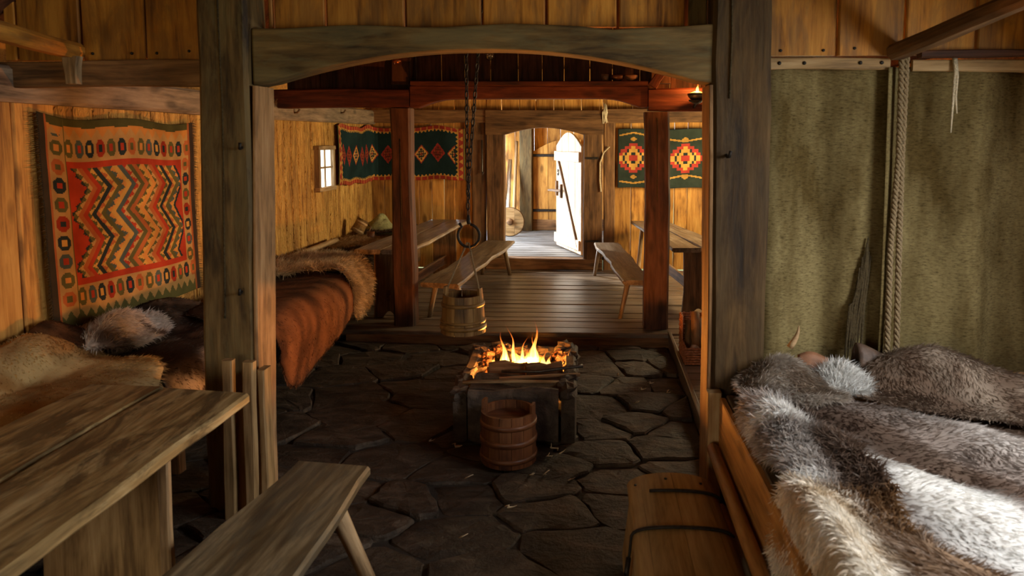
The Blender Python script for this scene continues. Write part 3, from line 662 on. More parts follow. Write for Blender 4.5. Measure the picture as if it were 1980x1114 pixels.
t = thing('tie_beam', 'brown tie plank over the zigzag rug, left of the near post', 'beam', (-2.6, 3.8, 2.18))
board('plank', 'brown', (-3.3, 3.83, 2.245), (-2.05, 3.83, 2.25), .14, .05, nrm=(0, -1, 0), parent=t, seg=6, wob=.004)
board('peg_block', 'stick', (-2.762, 3.785, 2.19), (-2.762, 3.785, 2.335), .085, .05, nrm=(0, -1, 0), parent=t, seg=3, t0=.72, wob=.003)
t = thing('red_beam', 'red stained arched beam between the two middle posts', 'beam', (-.6, 7.2, 2.2))
x0, x1 = -1.78, .57; bot = []
for i in range(n_ + 1):
    s = i / n_; d = abs(2 * s - 1); bot.append((x0 + (x1 - x0) * s, 2.205 + .085 * (1 - max(0, (d - .62) / .30) ** 2 if d < .92 else 0)))
prism('beam_body', 'red', [(a + .6, b - 2.2) for a, b in bot + [(x1, 2.41), (x0, 2.42)]], .16, axes((-.6, 7.22, 2.2), (1, 0, 0), (0, 0, 1)), t, .01)
board('ledge', 'red', (x0 + .03, 7.19, 2.438), (x1 - .01, 7.19, 2.432), .25, .045, parent=t, seg=8, wob=.003)
t = thing('side_beam', 'dark red beam running left from the middle post to the wall', 'beam', (-2.5, 7.2, 2.2))
board('beam_body', 'red', (-3.22, 7.22, 2.30), (-1.785, 7.22, 2.30), .185, .16, nrm=(0, -1, 0), parent=t, seg=8, wob=.005, ch=.012)
t = thing('side_beam', 'red beam lit by the oil lamp, right of the middle post', 'beam', (1.5, 7.2, 2.15))
board('beam_body', 'red', (.575, 7.20, 2.275), (2.48, 7.22, 2.275), .215, .17, nrm=(0, -1, 0), parent=t, seg=8, wob=.006, ch=.015)
board('knee_brace', 'red', (.60, 7.10, 2.40), (.73, 7.10, 2.60), .09, .07, nrm=(0, -1, 0), parent=t, seg=3)
t = thing('rafter_pole', 'orange lit pole running forward from the partition, top left corner', 'pole', (-2.76, 3.85, 2.36))
board('pole_body', 'part', (-2.79, 3.87, 2.375), (-2.53, 2.7, 2.375), .10, .085, parent=t, seg=5, wob=.006, ch=.025)
t = thing('roof_brace', 'long sloping timber brace under the boards, top right corner', 'brace', (1.6, 3.88, 2.33))
board('brace_body', 'brown', (1.585, 3.90, 2.345), (1.90, 2.6, 2.56), .09, .08, parent=t, seg=5, wob=.006, ch=.02)
t = thing('roof_batten', 'thin dark batten under the sloping brace by the canvas top', 'batten', (2.1, 3.85, 2.31))
board('batten_body', 'darkpart', (1.69, 3.86, 2.332), (2.5, 3.86, 2.335), .035, .06, nrm=(0, -1, 0), parent=t, seg=3)
# ================================================================== FURNITURE
def top_plank(parent, mat, q, z, T=.05, name='top_plank', seg=12, live=.004, seed=1):
    """plank from a plan quad [near-left, near-right, far-right, far-left], top at z; worn wavy long edges"""
    r = random.Random(seed); (ax, ay), (bx, by), (cx_, cy_), (dx, dy) = q
    A = Vector(((ax + bx) / 2, (ay + by) / 2, z - T / 2)); B = Vector(((cx_ + dx) / 2, (cy_ + dy) / 2, z - T / 2))
    mw, L = frame(A, B, (0, 0, 1)); inv = mw.inverted(); V = []; F = []
    ph = [r.uniform(0, 6.3) for _ in range(8)]; ch = min(.012, T * .3)
    for i in range(seg + 1):
        s = i / seg
        l = inv @ Vector((ax + (dx - ax) * s, ay + (dy - ay) * s, z - T / 2)); rr_ = inv @ Vector((bx + (cx_ - bx) * s, by + (cy_ - by) * s, z - T / 2))
        wl_ = live * (math.sin(ph[0] + 9 * s) + .6 * math.sin(ph[1] + 23 * s) + r.uniform(-.5, .5)); wr_ = live * (math.sin(ph[2] + 8 * s) + .6 * math.sin(ph[3] + 19 * s) + r.uniform(-.5, .5))
        yl = l.y + wl_; yr = rr_.y + wr_; h = T / 2; dz = live * .4 * math.sin(ph[4] + 6 * s)
        e = 0 if 0 < i < seg else r.uniform(-.004, .004)
        d = -1 if yr > yl else 1
        for y_, x_, z_ in ((yl - d * ch * 1.6, l.x, -h), (yr + d * ch * 1.6, rr_.x, -h), (yr, rr_.x, -h + ch * 1.5), (yr, rr_.x, h - ch), (yr + d * ch, rr_.x, h), (yl - d * ch, l.x, h), (yl, l.x, h - ch), (yl, l.x, -h + ch * 1.5)):
            V.append((x_ + e, y_, z_ + dz))
    for i in range(seg):
        for j in range(8):
            a = i * 8 + j; b = i * 8 + (j + 1) % 8; F.append((a, a + 8, b + 8, b) if True else None)
    F.append(tuple(range(8))); F.append(tuple(seg * 8 + j for j in range(7, -1, -1)))
    me = mesh(name, V, F, mat)
    bm = bmesh.new(); bm.from_mesh(me); bmesh.ops.recalc_face_normals(bm, faces=bm.faces); bm.to_mesh(me); bm.free()
    return link(name, me, parent, mw)

# near table, left foreground
t = thing('trestle_table', 'worn plank table in the left foreground in front of the near post', 'table', (-1.95, 2.2, -.08))
top_plank(t, 'table', [(-2.356, 1.5), (-1.975, 1.5), (-1.982, 3.19), (-2.345, 3.20)], .75, .055, seed=3)
top_plank(t, 'table', [(-1.967, 1.5), (-1.561, 1.5), (-1.535, 3.12), (-1.974, 3.17)], .752, .058, seed=4, live=.005)
board('trestle_leg', 'tableleg', (-1.875, 2.62, -.085), (-1.875, 2.62, .70), .50, .045, nrm=(0, -1, 0), parent=t, seg=5, wob=.004, t0=1.06)
board('trestle_leg_edge', 'stick', (-1.625, 2.585, -.085), (-1.615, 2.585, .69), .045, .03, nrm=(0, -1, 0), parent=t, seg=3)
board('trestle_leg', 'tableleg', (-2.15, 1.62, -.085), (-2.15, 1.62, .70), .26, .045, nrm=(0, -1, 0), parent=t, seg=5, wob=.004)
for yy in (2.67, 1.67): board('cleat', 'tableleg', (-2.3, yy, .705), (-1.6, yy, .705), .07, .04, parent=t, seg=3)

def bench(label, q, z, legs, mat='bench', T=.05, live=.006, seed=9, zf=0., r0=.028):
    cx_ = sum(p[0] for p in q) / 4; cy_ = sum(p[1] for p in q) / 4
    t = thing('bench', label, 'bench', (cx_, cy_, zf), 'plank benches on splayed legs')
    top_plank(t, mat, q, z, T, 'seat_plank', 14, live, seed)
    for (ax, ay), (bx, by) in legs:
        pole('leg', mat if mat != 'bench' else 'stick', (bx, by, zf - .005), (ax, ay, z - T * .5), r0 * .85, r0 * 1.15, t, n=8, seg=3, rough=.08)
    return t
bench('dark worn bench in the foreground beside the plank table', [(-1.60, 1.2), (-1.02, 1.2), (-.985, 3.14), (-1.35, 3.18)], .41,
      [((-1.04, 2.82), (-.90, 2.93)), ((-1.32, 2.82), (-1.45, 2.95)), ((-1.1, 1.5), (-.95, 1.4)), ((-1.5, 1.5), (-1.65, 1.4))], T=.055, seed=11, zf=-.095, r0=.033)
bench('long bench with a wavy edge behind the hanging bucket', [(-1.70, 7.16), (-1.315, 7.08), (-1.06, 10.2), (-1.48, 10.22)], .445,
      [((-1.60, 7.45), (-1.70, 7.52)), ((-1.40, 7.45), (-1.28, 7.40)), ((-1.17, 9.85), (-1.10, 9.92)), ((-1.42, 9.85), (-1.50, 9.98))], mat='fartable', live=.014, seed=21)
bench('bench angled from the doorway to the right middle post', [(.355, 7.38), (.66, 7.38), (.43, 10.12), (.075, 10.12)], .44,
      [((.42, 7.62), (.33, 7.56)), ((.60, 7.62), (.68, 7.56)), ((.14, 9.85), (.075, 9.97)), ((.38, 9.85), (.43, 9.97))], mat='fartable', live=.014, seed=22)

def foot_panel(parent, x0, x1, y, z0, z1, mat, side=1):
    """trestle end: waisted board with an arch cut between its feet"""
    w = x1 - x0; pts = []
    for i in range(9):
        s = i / 8; pts.append((x0 + w * .30 + w * .40 * s, z0 + .07 * math.sin(math.pi * s)))
    pts = [(x0, z0)] + pts + [(x1, z0), (x1 - w * .06, z0 + (z1 - z0) * .35), (x1 - w * .04, z1), (x0 + w * .04, z1), (x0 + w * .06, z0 + (z1 - z0) * .35)]
    cz = (z0 + z1) / 2; cx_ = (x0 + x1) / 2
    return prism('trestle_leg', mat, [(b - cz, -(a - cx_)) for a, b in pts], .05, axes((cx_, y, cz), (0, 0, 1), (-1, 0, 0)), parent, .006)
t = thing('long_table', 'long grey plank table on the left, partly behind the middle post', 'table', (-2.1, 8.8, 0))
top_plank(t, 'fartable', [(-2.45, 7.37), (-2.16, 7.37), (-1.99, 10.2), (-2.27, 10.22)], .745, .05, seed=31, live=.006)
top_plank(t, 'fartable', [(-2.152, 7.36), (-1.86, 7.36), (-1.695, 10.18), (-1.982, 10.2)], .747, .05, seed=32, live=.009)
foot_panel(t, -2.29, -1.95, 7.50, 0, .70, 'brown'); foot_panel(t, -2.14, -1.80, 9.75, 0, .70, 'brown')
board('stretcher', 'brown', (-2.12, 7.45, .25), (-1.97, 9.75, .25), .12, .04, nrm=(1, 0, 0), parent=t, seg=3)
t = thing('long_table', 'long grey plank table on the right behind the oil lamp post', 'table', (1.05, 8.8, 0))
top_plank(t, 'fartable', [(.89, 7.66), (1.20, 7.68), (.82, 10.2), (.575, 10.2)], .745, .05, seed=41, live=.008)
top_plank(t, 'fartable', [(1.21, 7.66), (1.52, 7.66), (1.10, 10.2), (.828, 10.2)], .745, .05, seed=42, live=.006)
foot_panel(t, 1.0, 1.36, 7.78, 0, .70, 'brown'); foot_panel(t, .78, 1.08, 9.85, 0, .70, 'brown')
pole('brace_leg', 'stick', (.66, 9.75, 0), (.72, 9.85, .71), .03, .028, t, n=8)
board('stretcher', 'brown', (1.18, 7.78, .25), (.93, 9.85, .25), .12, .04, nrm=(1, 0, 0), parent=t, seg=3)

# wall bench the length of the left wall
t = thing('wall_bench', 'long low bench of planks along the left wall under the furs', 'bench', (-2.8, 6.0, -.16))
for k, xx in enumerate((-3.06, -2.80, -2.54)):
    board('seat_plank', 'greybeam', (xx, 1.4, .475), (xx, 10.2, .475), .255, .045, parent=t, seg=10, wob=.004)
for k, (a, b) in enumerate(((1.4, 4.1), (4.12, 7.0), (7.02, 10.2))):
    board('front_board', 'brown', (-2.44, a, .30), (-2.44, b, .30), .30, .035, nrm=(1, 0, 0), parent=t, seg=6)
for yy in (1.5, 4.1, 7.0, 10.1): board('leg', 'brown', (-2.475, yy, -.16 if yy < 6.9 else -.004), (-2.475, yy, .45), .08, .06, nrm=(1, 0, 0), parent=t, seg=2)
t = thing('slotted_upright', 'pale slotted upright nailed to the foot of the left post', 'upright', (-1.79, 3.6, -.08))
board('side_batten', 'tableleg', (-1.865, 3.56, -.09), (-1.855, 3.56, .765), .055, .05, nrm=(0, -1, 0), parent=t, seg=4, wob=.003)
board('side_batten', 'tableleg', (-1.755, 3.56, -.09), (-1.745, 3.56, .755), .055, .05, nrm=(0, -1, 0), parent=t, seg=4, wob=.003)
board('back_board', 'tableleg', (-1.808, 3.60, -.09), (-1.80, 3.60, .50), .12, .03, nrm=(0, -1, 0), parent=t, seg=4, wob=.003)
board('side_board', 'tableleg', (-1.70, 3.63, -.09), (-1.70, 3.63, .70), .035, .09, nrm=(0, -1, 0), parent=t, seg=4, wob=.003)

# ================================================================== BED
t = thing('bed', 'low plank bed heaped with reindeer hides, right foreground', 'bed', (1.55, 2.4, -.1))
board('side_board', 'bedwood', (.68, 3.60, .455), (.68, .9, .44), .285, .032, nrm=(-1, 0, 0), parent=t, seg=6, wob=.003)
board('side_cap', 'bench', (.735, 3.62, .588), (.735, .9, .575), .085, .03, parent=t, seg=6, wob=.004)
board('corner_post', 'tableleg', (.642, 3.64, -.1), (.642, 3.64, .615), .062, .07, nrm=(-1, 0, 0), parent=t, seg=3)
board('corner_post', 'bedwood', (.66, .95, -.1), (.66, .95, .62), .07, .07, nrm=(-1, 0, 0), parent=t, seg=3)
pole('log_rail', 'bedwood', (.625, 3.56, .345), (.615, .95, .33), .030, .036, t, n=12, seg=8, rough=.05)
pole('lower_rail', 'bedwood', (.66, 3.5, .05), (.66, .95, .05), .04, .04, t, n=10, seg=6)
board('head_board', 'bedwood', (.94, 3.91, .48), (2.45, 3.91, .48), .34, .03, nrm=(0, -1, 0), parent=t, seg=4)
for k in range(9): board('slat', 'bedwood', (.70 if k < 8 else .93, 1.0 + k * .34, .44), (2.45, 1.0 + k * .34, .44), .31, .03, parent=t, seg=2)
board('side_board', 'bedwood', (2.45, 3.9, .42), (2.45, .9, .42), .3, .03, nrm=(-1, 0, 0), parent=t, seg=3)
for xx, yy in ((2.4, 3.85), (2.4, .98)): board('corner_post', 'bedwood', (xx, yy, -.16), (xx, yy, .6), .07, .07, nrm=(-1, 0, 0), parent=t, seg=2)

# ================================================================== PELTS
def catmull(pts, n):
    P = np.array(pts, float); m = len(P); out = []
    per = max(2, n // m)
    for i in range(m):
        p0, p1, p2, p3 = P[i - 1], P[i], P[(i + 1) % m], P[(i + 2) % m]
        for k in range(per):
            t = k / per
            out.append(.5 * ((2 * p1) + (-p0 + p2) * t + (2 * p0 - 5 * p1 + 4 * p2 - p3) * t * t + (-p0 + 3 * p1 - 3 * p2 + p3) * t ** 3))
    return np.array(out)
def pelt(name, label, group, outline, surf, colour, hair=.04, lay=.75, comb=(0, 1), n=9000, wid=.0022, seed=1, wr=(.012, 5.), rings=16, lift=0.004, jag=.03, frizz=.25, cat='fur'):
    """an animal hide: outline in the plan (u,v) of surf, thick skin, then single hairs as geometry"""
    rg = np.random.default_rng(seed)
    ol = catmull(outline, 72); c = ol.mean(0); m = len(ol)
    k = np.arange(m); ol = c + (ol - c) * (1 + jag * (vnoise(k * .9 + seed, k * 0 + seed) - .5) * 2)[:, None]
    def P(u, v, off=0.):
        p = np.stack(surf(u, v), -1)
        e = 1e-3
        du = np.stack(surf(u + e, v), -1) - np.stack(surf(u - e, v), -1); dv = np.stack(surf(u, v + e), -1) - np.stack(surf(u, v - e), -1)
        nn = np.cross(du, dv); nn /= np.linalg.norm(nn, axis=-1, keepdims=True) + 1e-9
        if nn[..., 2].mean() < 0: nn = -nn
        w = lift + wr[0] * fbm(u * wr[1], v * wr[1], seed, 3)
        return p + nn * (w + off)[..., None], nn, du / (2 * e), dv / (2 * e)
    rho = np.concatenate([[0.0], np.linspace(.06, 1, rings)])
    UV = [c] + [c + (ol[i] - c) * r_ for r_ in rho[1:] for i in range(m)]
    UV = np.array(UV); pos, nn, _, _ = P(UV[:, 0], UV[:, 1])
    o0 = pos.mean(0); o0[2] = pos[:, 2].min()
    F = [(0, 1 + i, 1 + (i + 1) % m) for i in range(m)]
    for r_ in range(len(rho) - 2):
        a = 1 + r_ * m; b = a + m
        F += [(a + i, b + i, b + (i + 1) % m, a + (i + 1) % m) for i in range(m)]
    root = thing(name, label, cat, tuple(o0), group)
    me = mesh('skin', pos - o0, F, 'skin', True)
    C = colour(UV[:, 0], UV[:, 1]) * .8
    at = me.color_attributes.new('Col', 'FLOAT_COLOR', 'POINT'); at.data.foreach_set('color', np.concatenate([C, np.ones((len(C), 1))], 1).astype(np.float32).ravel())
    so = link('skin', me, root, Matrix.Translation(o0))
    sm = so.modifiers.new('thickness', 'SOLIDIFY'); sm.thickness = .008; sm.offset = -1
    # hairs
    i0 = rg.integers(0, m, n); fr = rg.random(n)[:, None]; rr_ = np.sqrt(rg.random(n)) ** .92
    e_ = ol[i0] * (1 - fr) + ol[(i0 + 1) % m] * fr
    uv = c + (e_ - c) * np.minimum(rr_ * 1.005, 1.0)[:, None]
    p, nn, du, dv = P(uv[:, 0], uv[:, 1])
    cb = np.array(comb(uv[:, 0], uv[:, 1]) if callable(comb) else comb, float)
    if cb.ndim == 1: cb = np.tile(cb, (n, 1))
    else: cb = cb.T if cb.shape[0] == 2 else cb
    # near the rim the hair points outwards
    outw = (e_ - c); outw /= np.linalg.norm(outw, axis=1, keepdims=True) + 1e-9
    rim = np.clip((rr_ - .86) / .14, 0, 1)[:, None]
    ang = (vnoise(uv[:, 0] * 6 + seed, uv[:, 1] * 6) - .5) * 1.6
    cb = np.stack([cb[:, 0] * np.cos(ang) - cb[:, 1] * np.sin(ang), cb[:, 0] * np.sin(ang) + cb[:, 1] * np.cos(ang)], 1)
    cb = cb * (1 - rim) + outw * rim
    tan = du * cb[:, :1] + dv * cb[:, 1:]; tan /= np.linalg.norm(tan, axis=1, keepdims=True) + 1e-9
    rv = rg.normal(0, 1, (n, 3)) * frizz
    d1 = nn * (1.05 - lay) + tan * lay + rv * .6; d1 /= np.linalg.norm(d1, axis=1, keepdims=True)
    d2 = nn * (.55 - lay * .45) + tan * lay + rv + np.array([0, 0, -.18]); d2 /= np.linalg.norm(d2, axis=1, keepdims=True)
    L = hair * rg.uniform(.65, 1.2, n)[:, None]
    side = np.cross(d1, rg.normal(0, 1, (n, 3))); side /= np.linalg.norm(side, axis=1, keepdims=True) + 1e-9
    w = wid * rg.uniform(.7, 1.3, n)[:, None]
    q = p + d1 * L * .5; tip = q + d2 * L * .5
    Vh = np.stack([p - side * w, p + side * w, q + side * w * .8, q - side * w * .8, tip], 1).reshape(-1, 3) - o0
    b5 = np.arange(n)[:, None] * 5
    loops = np.concatenate([b5 + np.array([0, 1, 2, 3]), b5 + np.array([3, 2, 4])], 1).ravel()
    hm = bpy.data.meshes.new('hair')
    hm.vertices.add(len(Vh)); hm.vertices.foreach_set('co', Vh.astype(np.float32).ravel())
    hm.loops.add(len(loops)); hm.loops.foreach_set('vertex_index', loops.astype(np.int32))
    hm.polygons.add(2 * n)
    st = (np.arange(n)[:, None] * 7 + np.array([0, 4])).ravel(); hm.polygons.foreach_set('loop_start', st.astype(np.int32))
    hm.polygons.foreach_set('loop_total', np.tile([4, 3], n).astype(np.int32)); hm.update(calc_edges=True)
    cc = colour(uv[:, 0], uv[:, 1]) * rg.uniform(.72, 1.25, n)[:, None]
    at = hm.color_attributes.new('Col', 'FLOAT_COLOR', 'POINT')
    at.data.foreach_set('color', np.repeat(np.concatenate([np.clip(cc, 0, 1), np.ones((n, 1))], 1), 5, 0).astype(np.float32).ravel())
    hm.materials.append(M['hair']); ho = link('hair', hm, root, Matrix.Translation(o0)); ho['kind'] = 'stuff'
    return root
def lerp3(f, a, b): f = np.clip(f, 0, 1)[:, None]; return np.array(a) * (1 - f) + np.array(b) * f
def sm(x, a, b): t = np.clip((x - a) / (b - a), 0, 1); return t * t * (3 - 2 * t)

# --- hides on the bed (u = x, v = y)
def gl(u, v, x, y, sx, sy, a=0.): # rotated bump
    c_, s_ = math.cos(a), math.sin(a); X = (u - x) * c_ + (v - y) * s_; Y = -(u - x) * s_ + (v - y) * c_
    return np.exp(-(X / sx) ** 2 - (Y / sy) ** 2)
def bed_h(u, v):
    h = .60 + .02 * fbm(u * 3, v * 3, 4, 3) + .025 * np.sin((u * .9 + v * 1.7) * 5) * sm(u, .8, 1.1)
    h = h + .045 * gl(u, v, 1.05, 2.75, .09, .6, .55) + .05 * gl(u, v, 1.42, 2.7, .10, .7, .6) + .06 * gl(u, v, 1.8, 2.6, .14, .8, .6)
    return h
def bed_surf(h, edge=.735):
    def f(u, v):
        z = h(u, v); d = np.maximum(0, edge - u); k = sm(d, 0, .12)
        x = np.where(u < edge, edge - d * (1 - k * .8) * .85, u)
        return x, v, z - np.where(d > 0, d * k * 1.0 + d * .15, 0)
    return f
WHITE, GREY, BROWN, DARK, TAN = (.88, .87, .84), (.40, .36, .33), (.16, .11, .08), (.06, .042, .033), (.42, .28, .14)
def big_col(u, v):
    s_ = (u - 1.2) * .855 + (v - 2.7) * .52      # across the hide
    q = s_ + .14 * (fbm(u * 3.5, v * 3.5, 2) - .5); n = fbm(u * 9, v * 9, 3)
    wide = .06 + .16 * sm(v, 2.75, 2.1)
    c = lerp3(sm(q, -.36, -.26), (.20, .125, .08), (.55, .51, .48))
    c = lerp3(sm(q, -.20 - wide * .4, -.13 - wide * .4), c, WHITE)
    c = lerp3(sm(q, -.03 + wide * .5, .05 + wide * .6), c, (.13, .085, .062))
    c = lerp3(sm(q, .16, .30), c, (.27, .22, .19)); c = lerp3(sm(q, .36, .52), c, (.50, .46, .43)); c = lerp3(sm(q, .66, .8), c, BROWN)
    return lerp3(sm(n, .60, .72) * .55, c, BROWN)
pelt('reindeer_hide', 'large brown and white striped reindeer hide spread over the bed', 'reindeer hides on the bed',
     [(.82, 3.30), (1.3, 3.45), (1.75, 3.35), (2.2, 3.2), (2.4, 2.7), (2.3, 2.0), (1.9, 1.55), (1.3, 1.5), (.98, 1.9), (.86, 2.5)], bed_surf(bed_h), big_col, hair=.05, lay=.8,
     comb=lambda u, v: np.stack([.78 + 0 * u, -.62 + 0 * v]), n=52000, wid=.0024, seed=3, wr=(.03, 4.), rings=26, frizz=.18)
def left_h(u, v): return bed_h(u, v) + .03 + .05 * gl(u, v, .82, 3.0, .07, .5)
def left_col(u, v):
    n = fbm(u * 8, v * 5, 5); c = lerp3(sm(n, .40, .56), WHITE, (.46, .42, .39))
    c = lerp3(sm(u + .10 * (n - .5), .86, .96), c, (.13, .085, .06)); return lerp3(sm(v, 2.55, 2.45) * sm(u, .74, .82), c, (.20, .11, .05))
pelt('reindeer_hide', 'shaggy white edged reindeer hide along the bed side board', 'reindeer hides on the bed',
     [(.70, 3.30), (.82, 3.38), (.95, 3.25), (1.02, 2.9), (1.06, 2.5), (.98, 2.25), (.80, 2.35), (.74, 2.7), (.70, 3.0)], bed_surf(left_h, .76), left_col, hair=.065, lay=.6,
     comb=(-.5, -.6), n=17000, wid=.0024, seed=6, wr=(.03, 6.), rings=16, frizz=.32, jag=.08)
def head_h(u, v): return bed_h(u, v) + .03 + .13 * gl(u, v, .98, 3.62, .17, .16) + .05 * gl(u, v, 1.05, 3.78, .12, .08)
def head_col(u, v):
    n = fbm(u * 9, v * 9, 6); c = lerp3(sm(n, .35, .65), (.29, .225, .17), (.50, .445, .385))
    return lerp3(sm(u + v * .3 + .1 * n, 2.26, 2.36), c, WHITE)
pelt('reindeer_hide', 'grey brown hide bunched up at the bed head by the post', 'reindeer hides on the bed',
     [(.80, 3.32), (.76, 3.5), (.80, 3.64), (.95, 3.72), (1.03, 3.86), (1.16, 3.8), (1.22, 3.55), (1.18, 3.35), (1.0, 3.25)], bed_surf(head_h, .74), head_col, hair=.055, lay=.7,
     comb=(.35, -.8), n=14000, wid=.0023, seed=9, wr=(.03, 6.), rings=16, frizz=.25, jag=.06)
def back_h(u, v): return bed_h(u, v) + .03 + .17 * gl(u, v, 1.72, 3.66, .30, .14, -.25) + .05 * gl(u, v, 2.1, 3.4, .2, .2)
def back_col(u, v):
    n = fbm(u * 8, v * 8, 7); c = lerp3(sm(n, .35, .7), (.15, .10, .07), (.30, .235, .18)); return lerp3(sm(u + (n - .5) * .2, 2.04, 2.16), c, (.70, .63, .50))
pelt('reindeer_hide', 'brown hide with a cream end folded against the canvas curtain', 'reindeer hides on the bed',
     [(1.32, 3.45), (1.40, 3.65), (1.6, 3.86), (1.9, 3.84), (2.2, 3.7), (2.42, 3.5), (2.36, 3.2), (2.1, 3.12), (1.7, 3.28)], bed_surf(back_h), back_col, hair=.05, lay=.75,
     comb=(.3, -.8), n=18000, wid=.0023, seed=12, wr=(.03, 5.), rings=16, frizz=.22, jag=.05)
def tuft_h(u, v): return bed_h(u, v) + .05 + .08 * gl(u, v, 1.28, 3.66, .08, .08)
pelt('reindeer_hide', 'small white tuft of hide between the bunched hide and dark leather', 'reindeer hides on the bed',
     [(1.17, 3.58), (1.22, 3.74), (1.33, 3.76), (1.38, 3.62), (1.30, 3.5)], bed_surf(tuft_h), lambda u, v: lerp3(fbm(u * 20, v * 20, 4), (.62, .62, .60), (.86, .86, .84)), hair=.075, lay=.45,
     comb=(.4, .4), n=3200, wid=.0022, seed=15, frizz=.35, jag=.12)
def front_h(u, v): return bed_h(u, v) + .05 + .10 * gl(u, v, .70, 2.12, .10, .32)
def front_col(u, v):
    n = fbm(u * 7, v * 7, 8); c = lerp3(sm(n, .38, .62), (.58, .47, .33), (.76, .70, .60)); return lerp3(sm(u, .82, .95), c, (.22, .14, .085))
pelt('reindeer_hide', 'pale tan hide rolled over the near end of the bed side', 'reindeer hides on the bed',
     [(.46, 2.55), (.62, 2.56), (.84, 2.42), (1.05, 2.2), (1.15, 1.8), (.95, 1.5), (.7, 1.45), (.42, 1.6), (.40, 2.1)], bed_surf(front_h, .73), front_col, hair=.05, lay=.72,
     comb=(-.7, -.4), n=17000, wid=.0024, seed=18, wr=(.03, 5.), rings=16, frizz=.2, jag=.06)
def fold(u, v):   # stiff folded leather flap
    x = 1.40 + .42 * u; y = 3.72 + .14 * v + .02 * np.sin(u * 5); z = .68 + .11 * np.sin(np.pi * v) ** .7 + .02 * np.sin(u * 8 + v * 3) + .02 * (1 - u) - .05 * u
    return x, y, z
lo = grid_obj('leather_flap', fold, 16, 10, None, 'leather', thick=.012, origin=(1.6, 3.78, .64)); tag(lo, 'dark stiff leather piece folded at the foot of the canvas', 'leather')
def flap2(u, v): return 1.10 + .16 * u, 3.72 + .08 * v, .66 + .10 * v + .02 * np.sin(4 * u)
lo = grid_obj('leather_flap', flap2, 10, 6, None, 'clay', thick=.01, origin=(1.18, 3.76, .66)); tag(lo, 'small reddish leather corner beside the white tuft', 'leather')
hv = [(1.06 + .05 * math.sin(i * .4), 3.80 + .005 * i, .80 + .028 * i) for i in range(5)]
o = tube('antler_tip', 'stick', hv, [.018, .016, .012, .008, .003], n=8); tag(o, 'curved pale antler tip rising behind the bunched hide', 'antler')

# --- hides on the wall bench (u = y along the wall, v = distance from the wall)
def bench_surf(h, base=.545, edge=.76, rad=.11, rise=.0):
    def f(u, v):
        a = np.clip((v - edge) / rad, 0, math.pi / 2); dn = np.maximum(0, v - edge - rad * math.pi / 2)
        hh = h(u, v)
        x = XL + .03 + np.minimum(v, edge) + rad * np.sin(a) + hh * .6 * np.sin(a)
        z = base + rise * np.maximum(0, .32 - v) - rad * (1 - np.cos(a)) - dn + hh * np.cos(a) + dn * .0
        return x, u, z
    return f
flat = lambda u, v: .02 * fbm(u * 4, v * 4, 2, 2)
GB = 'hides on the wall bench'
bench_dark = lambda u, v: lerp3(sm(fbm(u * 6, v * 9, 3), .35, .68), (.028, .018, .012), (.13, .082, .055))
pelt('animal_hide', 'dark brown hide under the zigzag rug behind the near post', GB,
     [(3.95, .22), (4.4, .05), (5.1, .06), (5.35, .3), (5.2, .6), (4.6, .80), (4.05, .72), (3.85, .5)], bench_surf(lambda u, v: .03 * fbm(u * 4, v * 4, 2, 2) + .05 * gl(u, v, 5.0, .2, .4, .2), rise=.45), bench_dark, hair=.04, lay=.82, comb=(.9, .3), n=13000, wid=.0026, seed=21, wr=(.03, 5.), frizz=.18)
def rim_col(u, v): n = fbm(u * 7, v * 7, 5); return lerp3(sm(v + .25 * (n - .5), .80, .90), (.05, .03, .02), (.62, .50, .40))
pelt('animal_hide', 'dark hide with a pale rim at the bench edge beside the near post', GB,
     [(3.72, .42), (4.1, .40), (4.4, .60), (4.35, .86), (4.05, .92), (3.75, .88)], bench_surf(lambda u, v: .06 + 0 * u), rim_col, hair=.032, lay=.8, comb=(.6, .7), n=6000, wid=.0025, seed=23, jag=.09, frizz=.2)
def white_h(u, v): return .05 + .14 * gl(u, v, 4.25, .25, .32, .11, -.2) + .02 * fbm(u * 8, v * 8, 3, 2)
def white_col(u, v): n = fbm(u * 6, v * 6, 2); return lerp3(sm(n, .5, .66), (.66, .60, .54), (.14, .10, .08))
pelt('animal_hide', 'white and grey hide bunched under the corner of the zigzag rug', GB,
     [(3.95, .12), (4.2, .04), (4.55, .06), (4.75, .2), (4.6, .36), (4.25, .44), (3.98, .34)], bench_surf(white_h, rise=.35), white_col, hair=.055, lay=.62, comb=(.8, .4), n=7000, wid=.0025, seed=25, wr=(.05, 7.), frizz=.3, jag=.05)
def tan_col(u, v): n = fbm(u * 5, v * 5, 4); return lerp3(sm(n, .36, .66), (.36, .20, .07), (.62, .45, .21))
pelt('animal_hide', 'tan hide spread on the bench at the far left edge', GB,
     [(2.6, .22), (3.1, .08), (3.7, .06), (3.98, .2), (3.95, .45), (3.85, .75), (3.3, .9), (2.6, .85)], bench_surf(lambda u, v: .05 + .10 * gl(u, v, 3.75, .22, .2, .14) + .04 * fbm(u * 5, v * 5, 4, 2), rise=.55), tan_col, hair=.035, lay=.74, comb=(-.7, .6), n=13000, wid=.0027, seed=27, wr=(.05, 4.), frizz=.15)
def dark2(u, v): return lerp3(sm(fbm(u * 7, v * 7, 9), .4, .65), (.05, .022, .01), (.17, .075, .03))
pelt('animal_hide', 'small rust dark hide heaped against the wall at the left frame edge', GB,
     [(3.70, .08), (3.95, .07), (4.1, .10), (4.08, .2), (3.9, .26), (3.7, .2)], bench_surf(lambda u, v: .12 + .10 * gl(u, v, 3.9, .1, .16, .12), rise=.35), dark2, hair=.03, lay=.8, comb=(.2, .9), n=4500, wid=.0025, seed=29, frizz=.2)
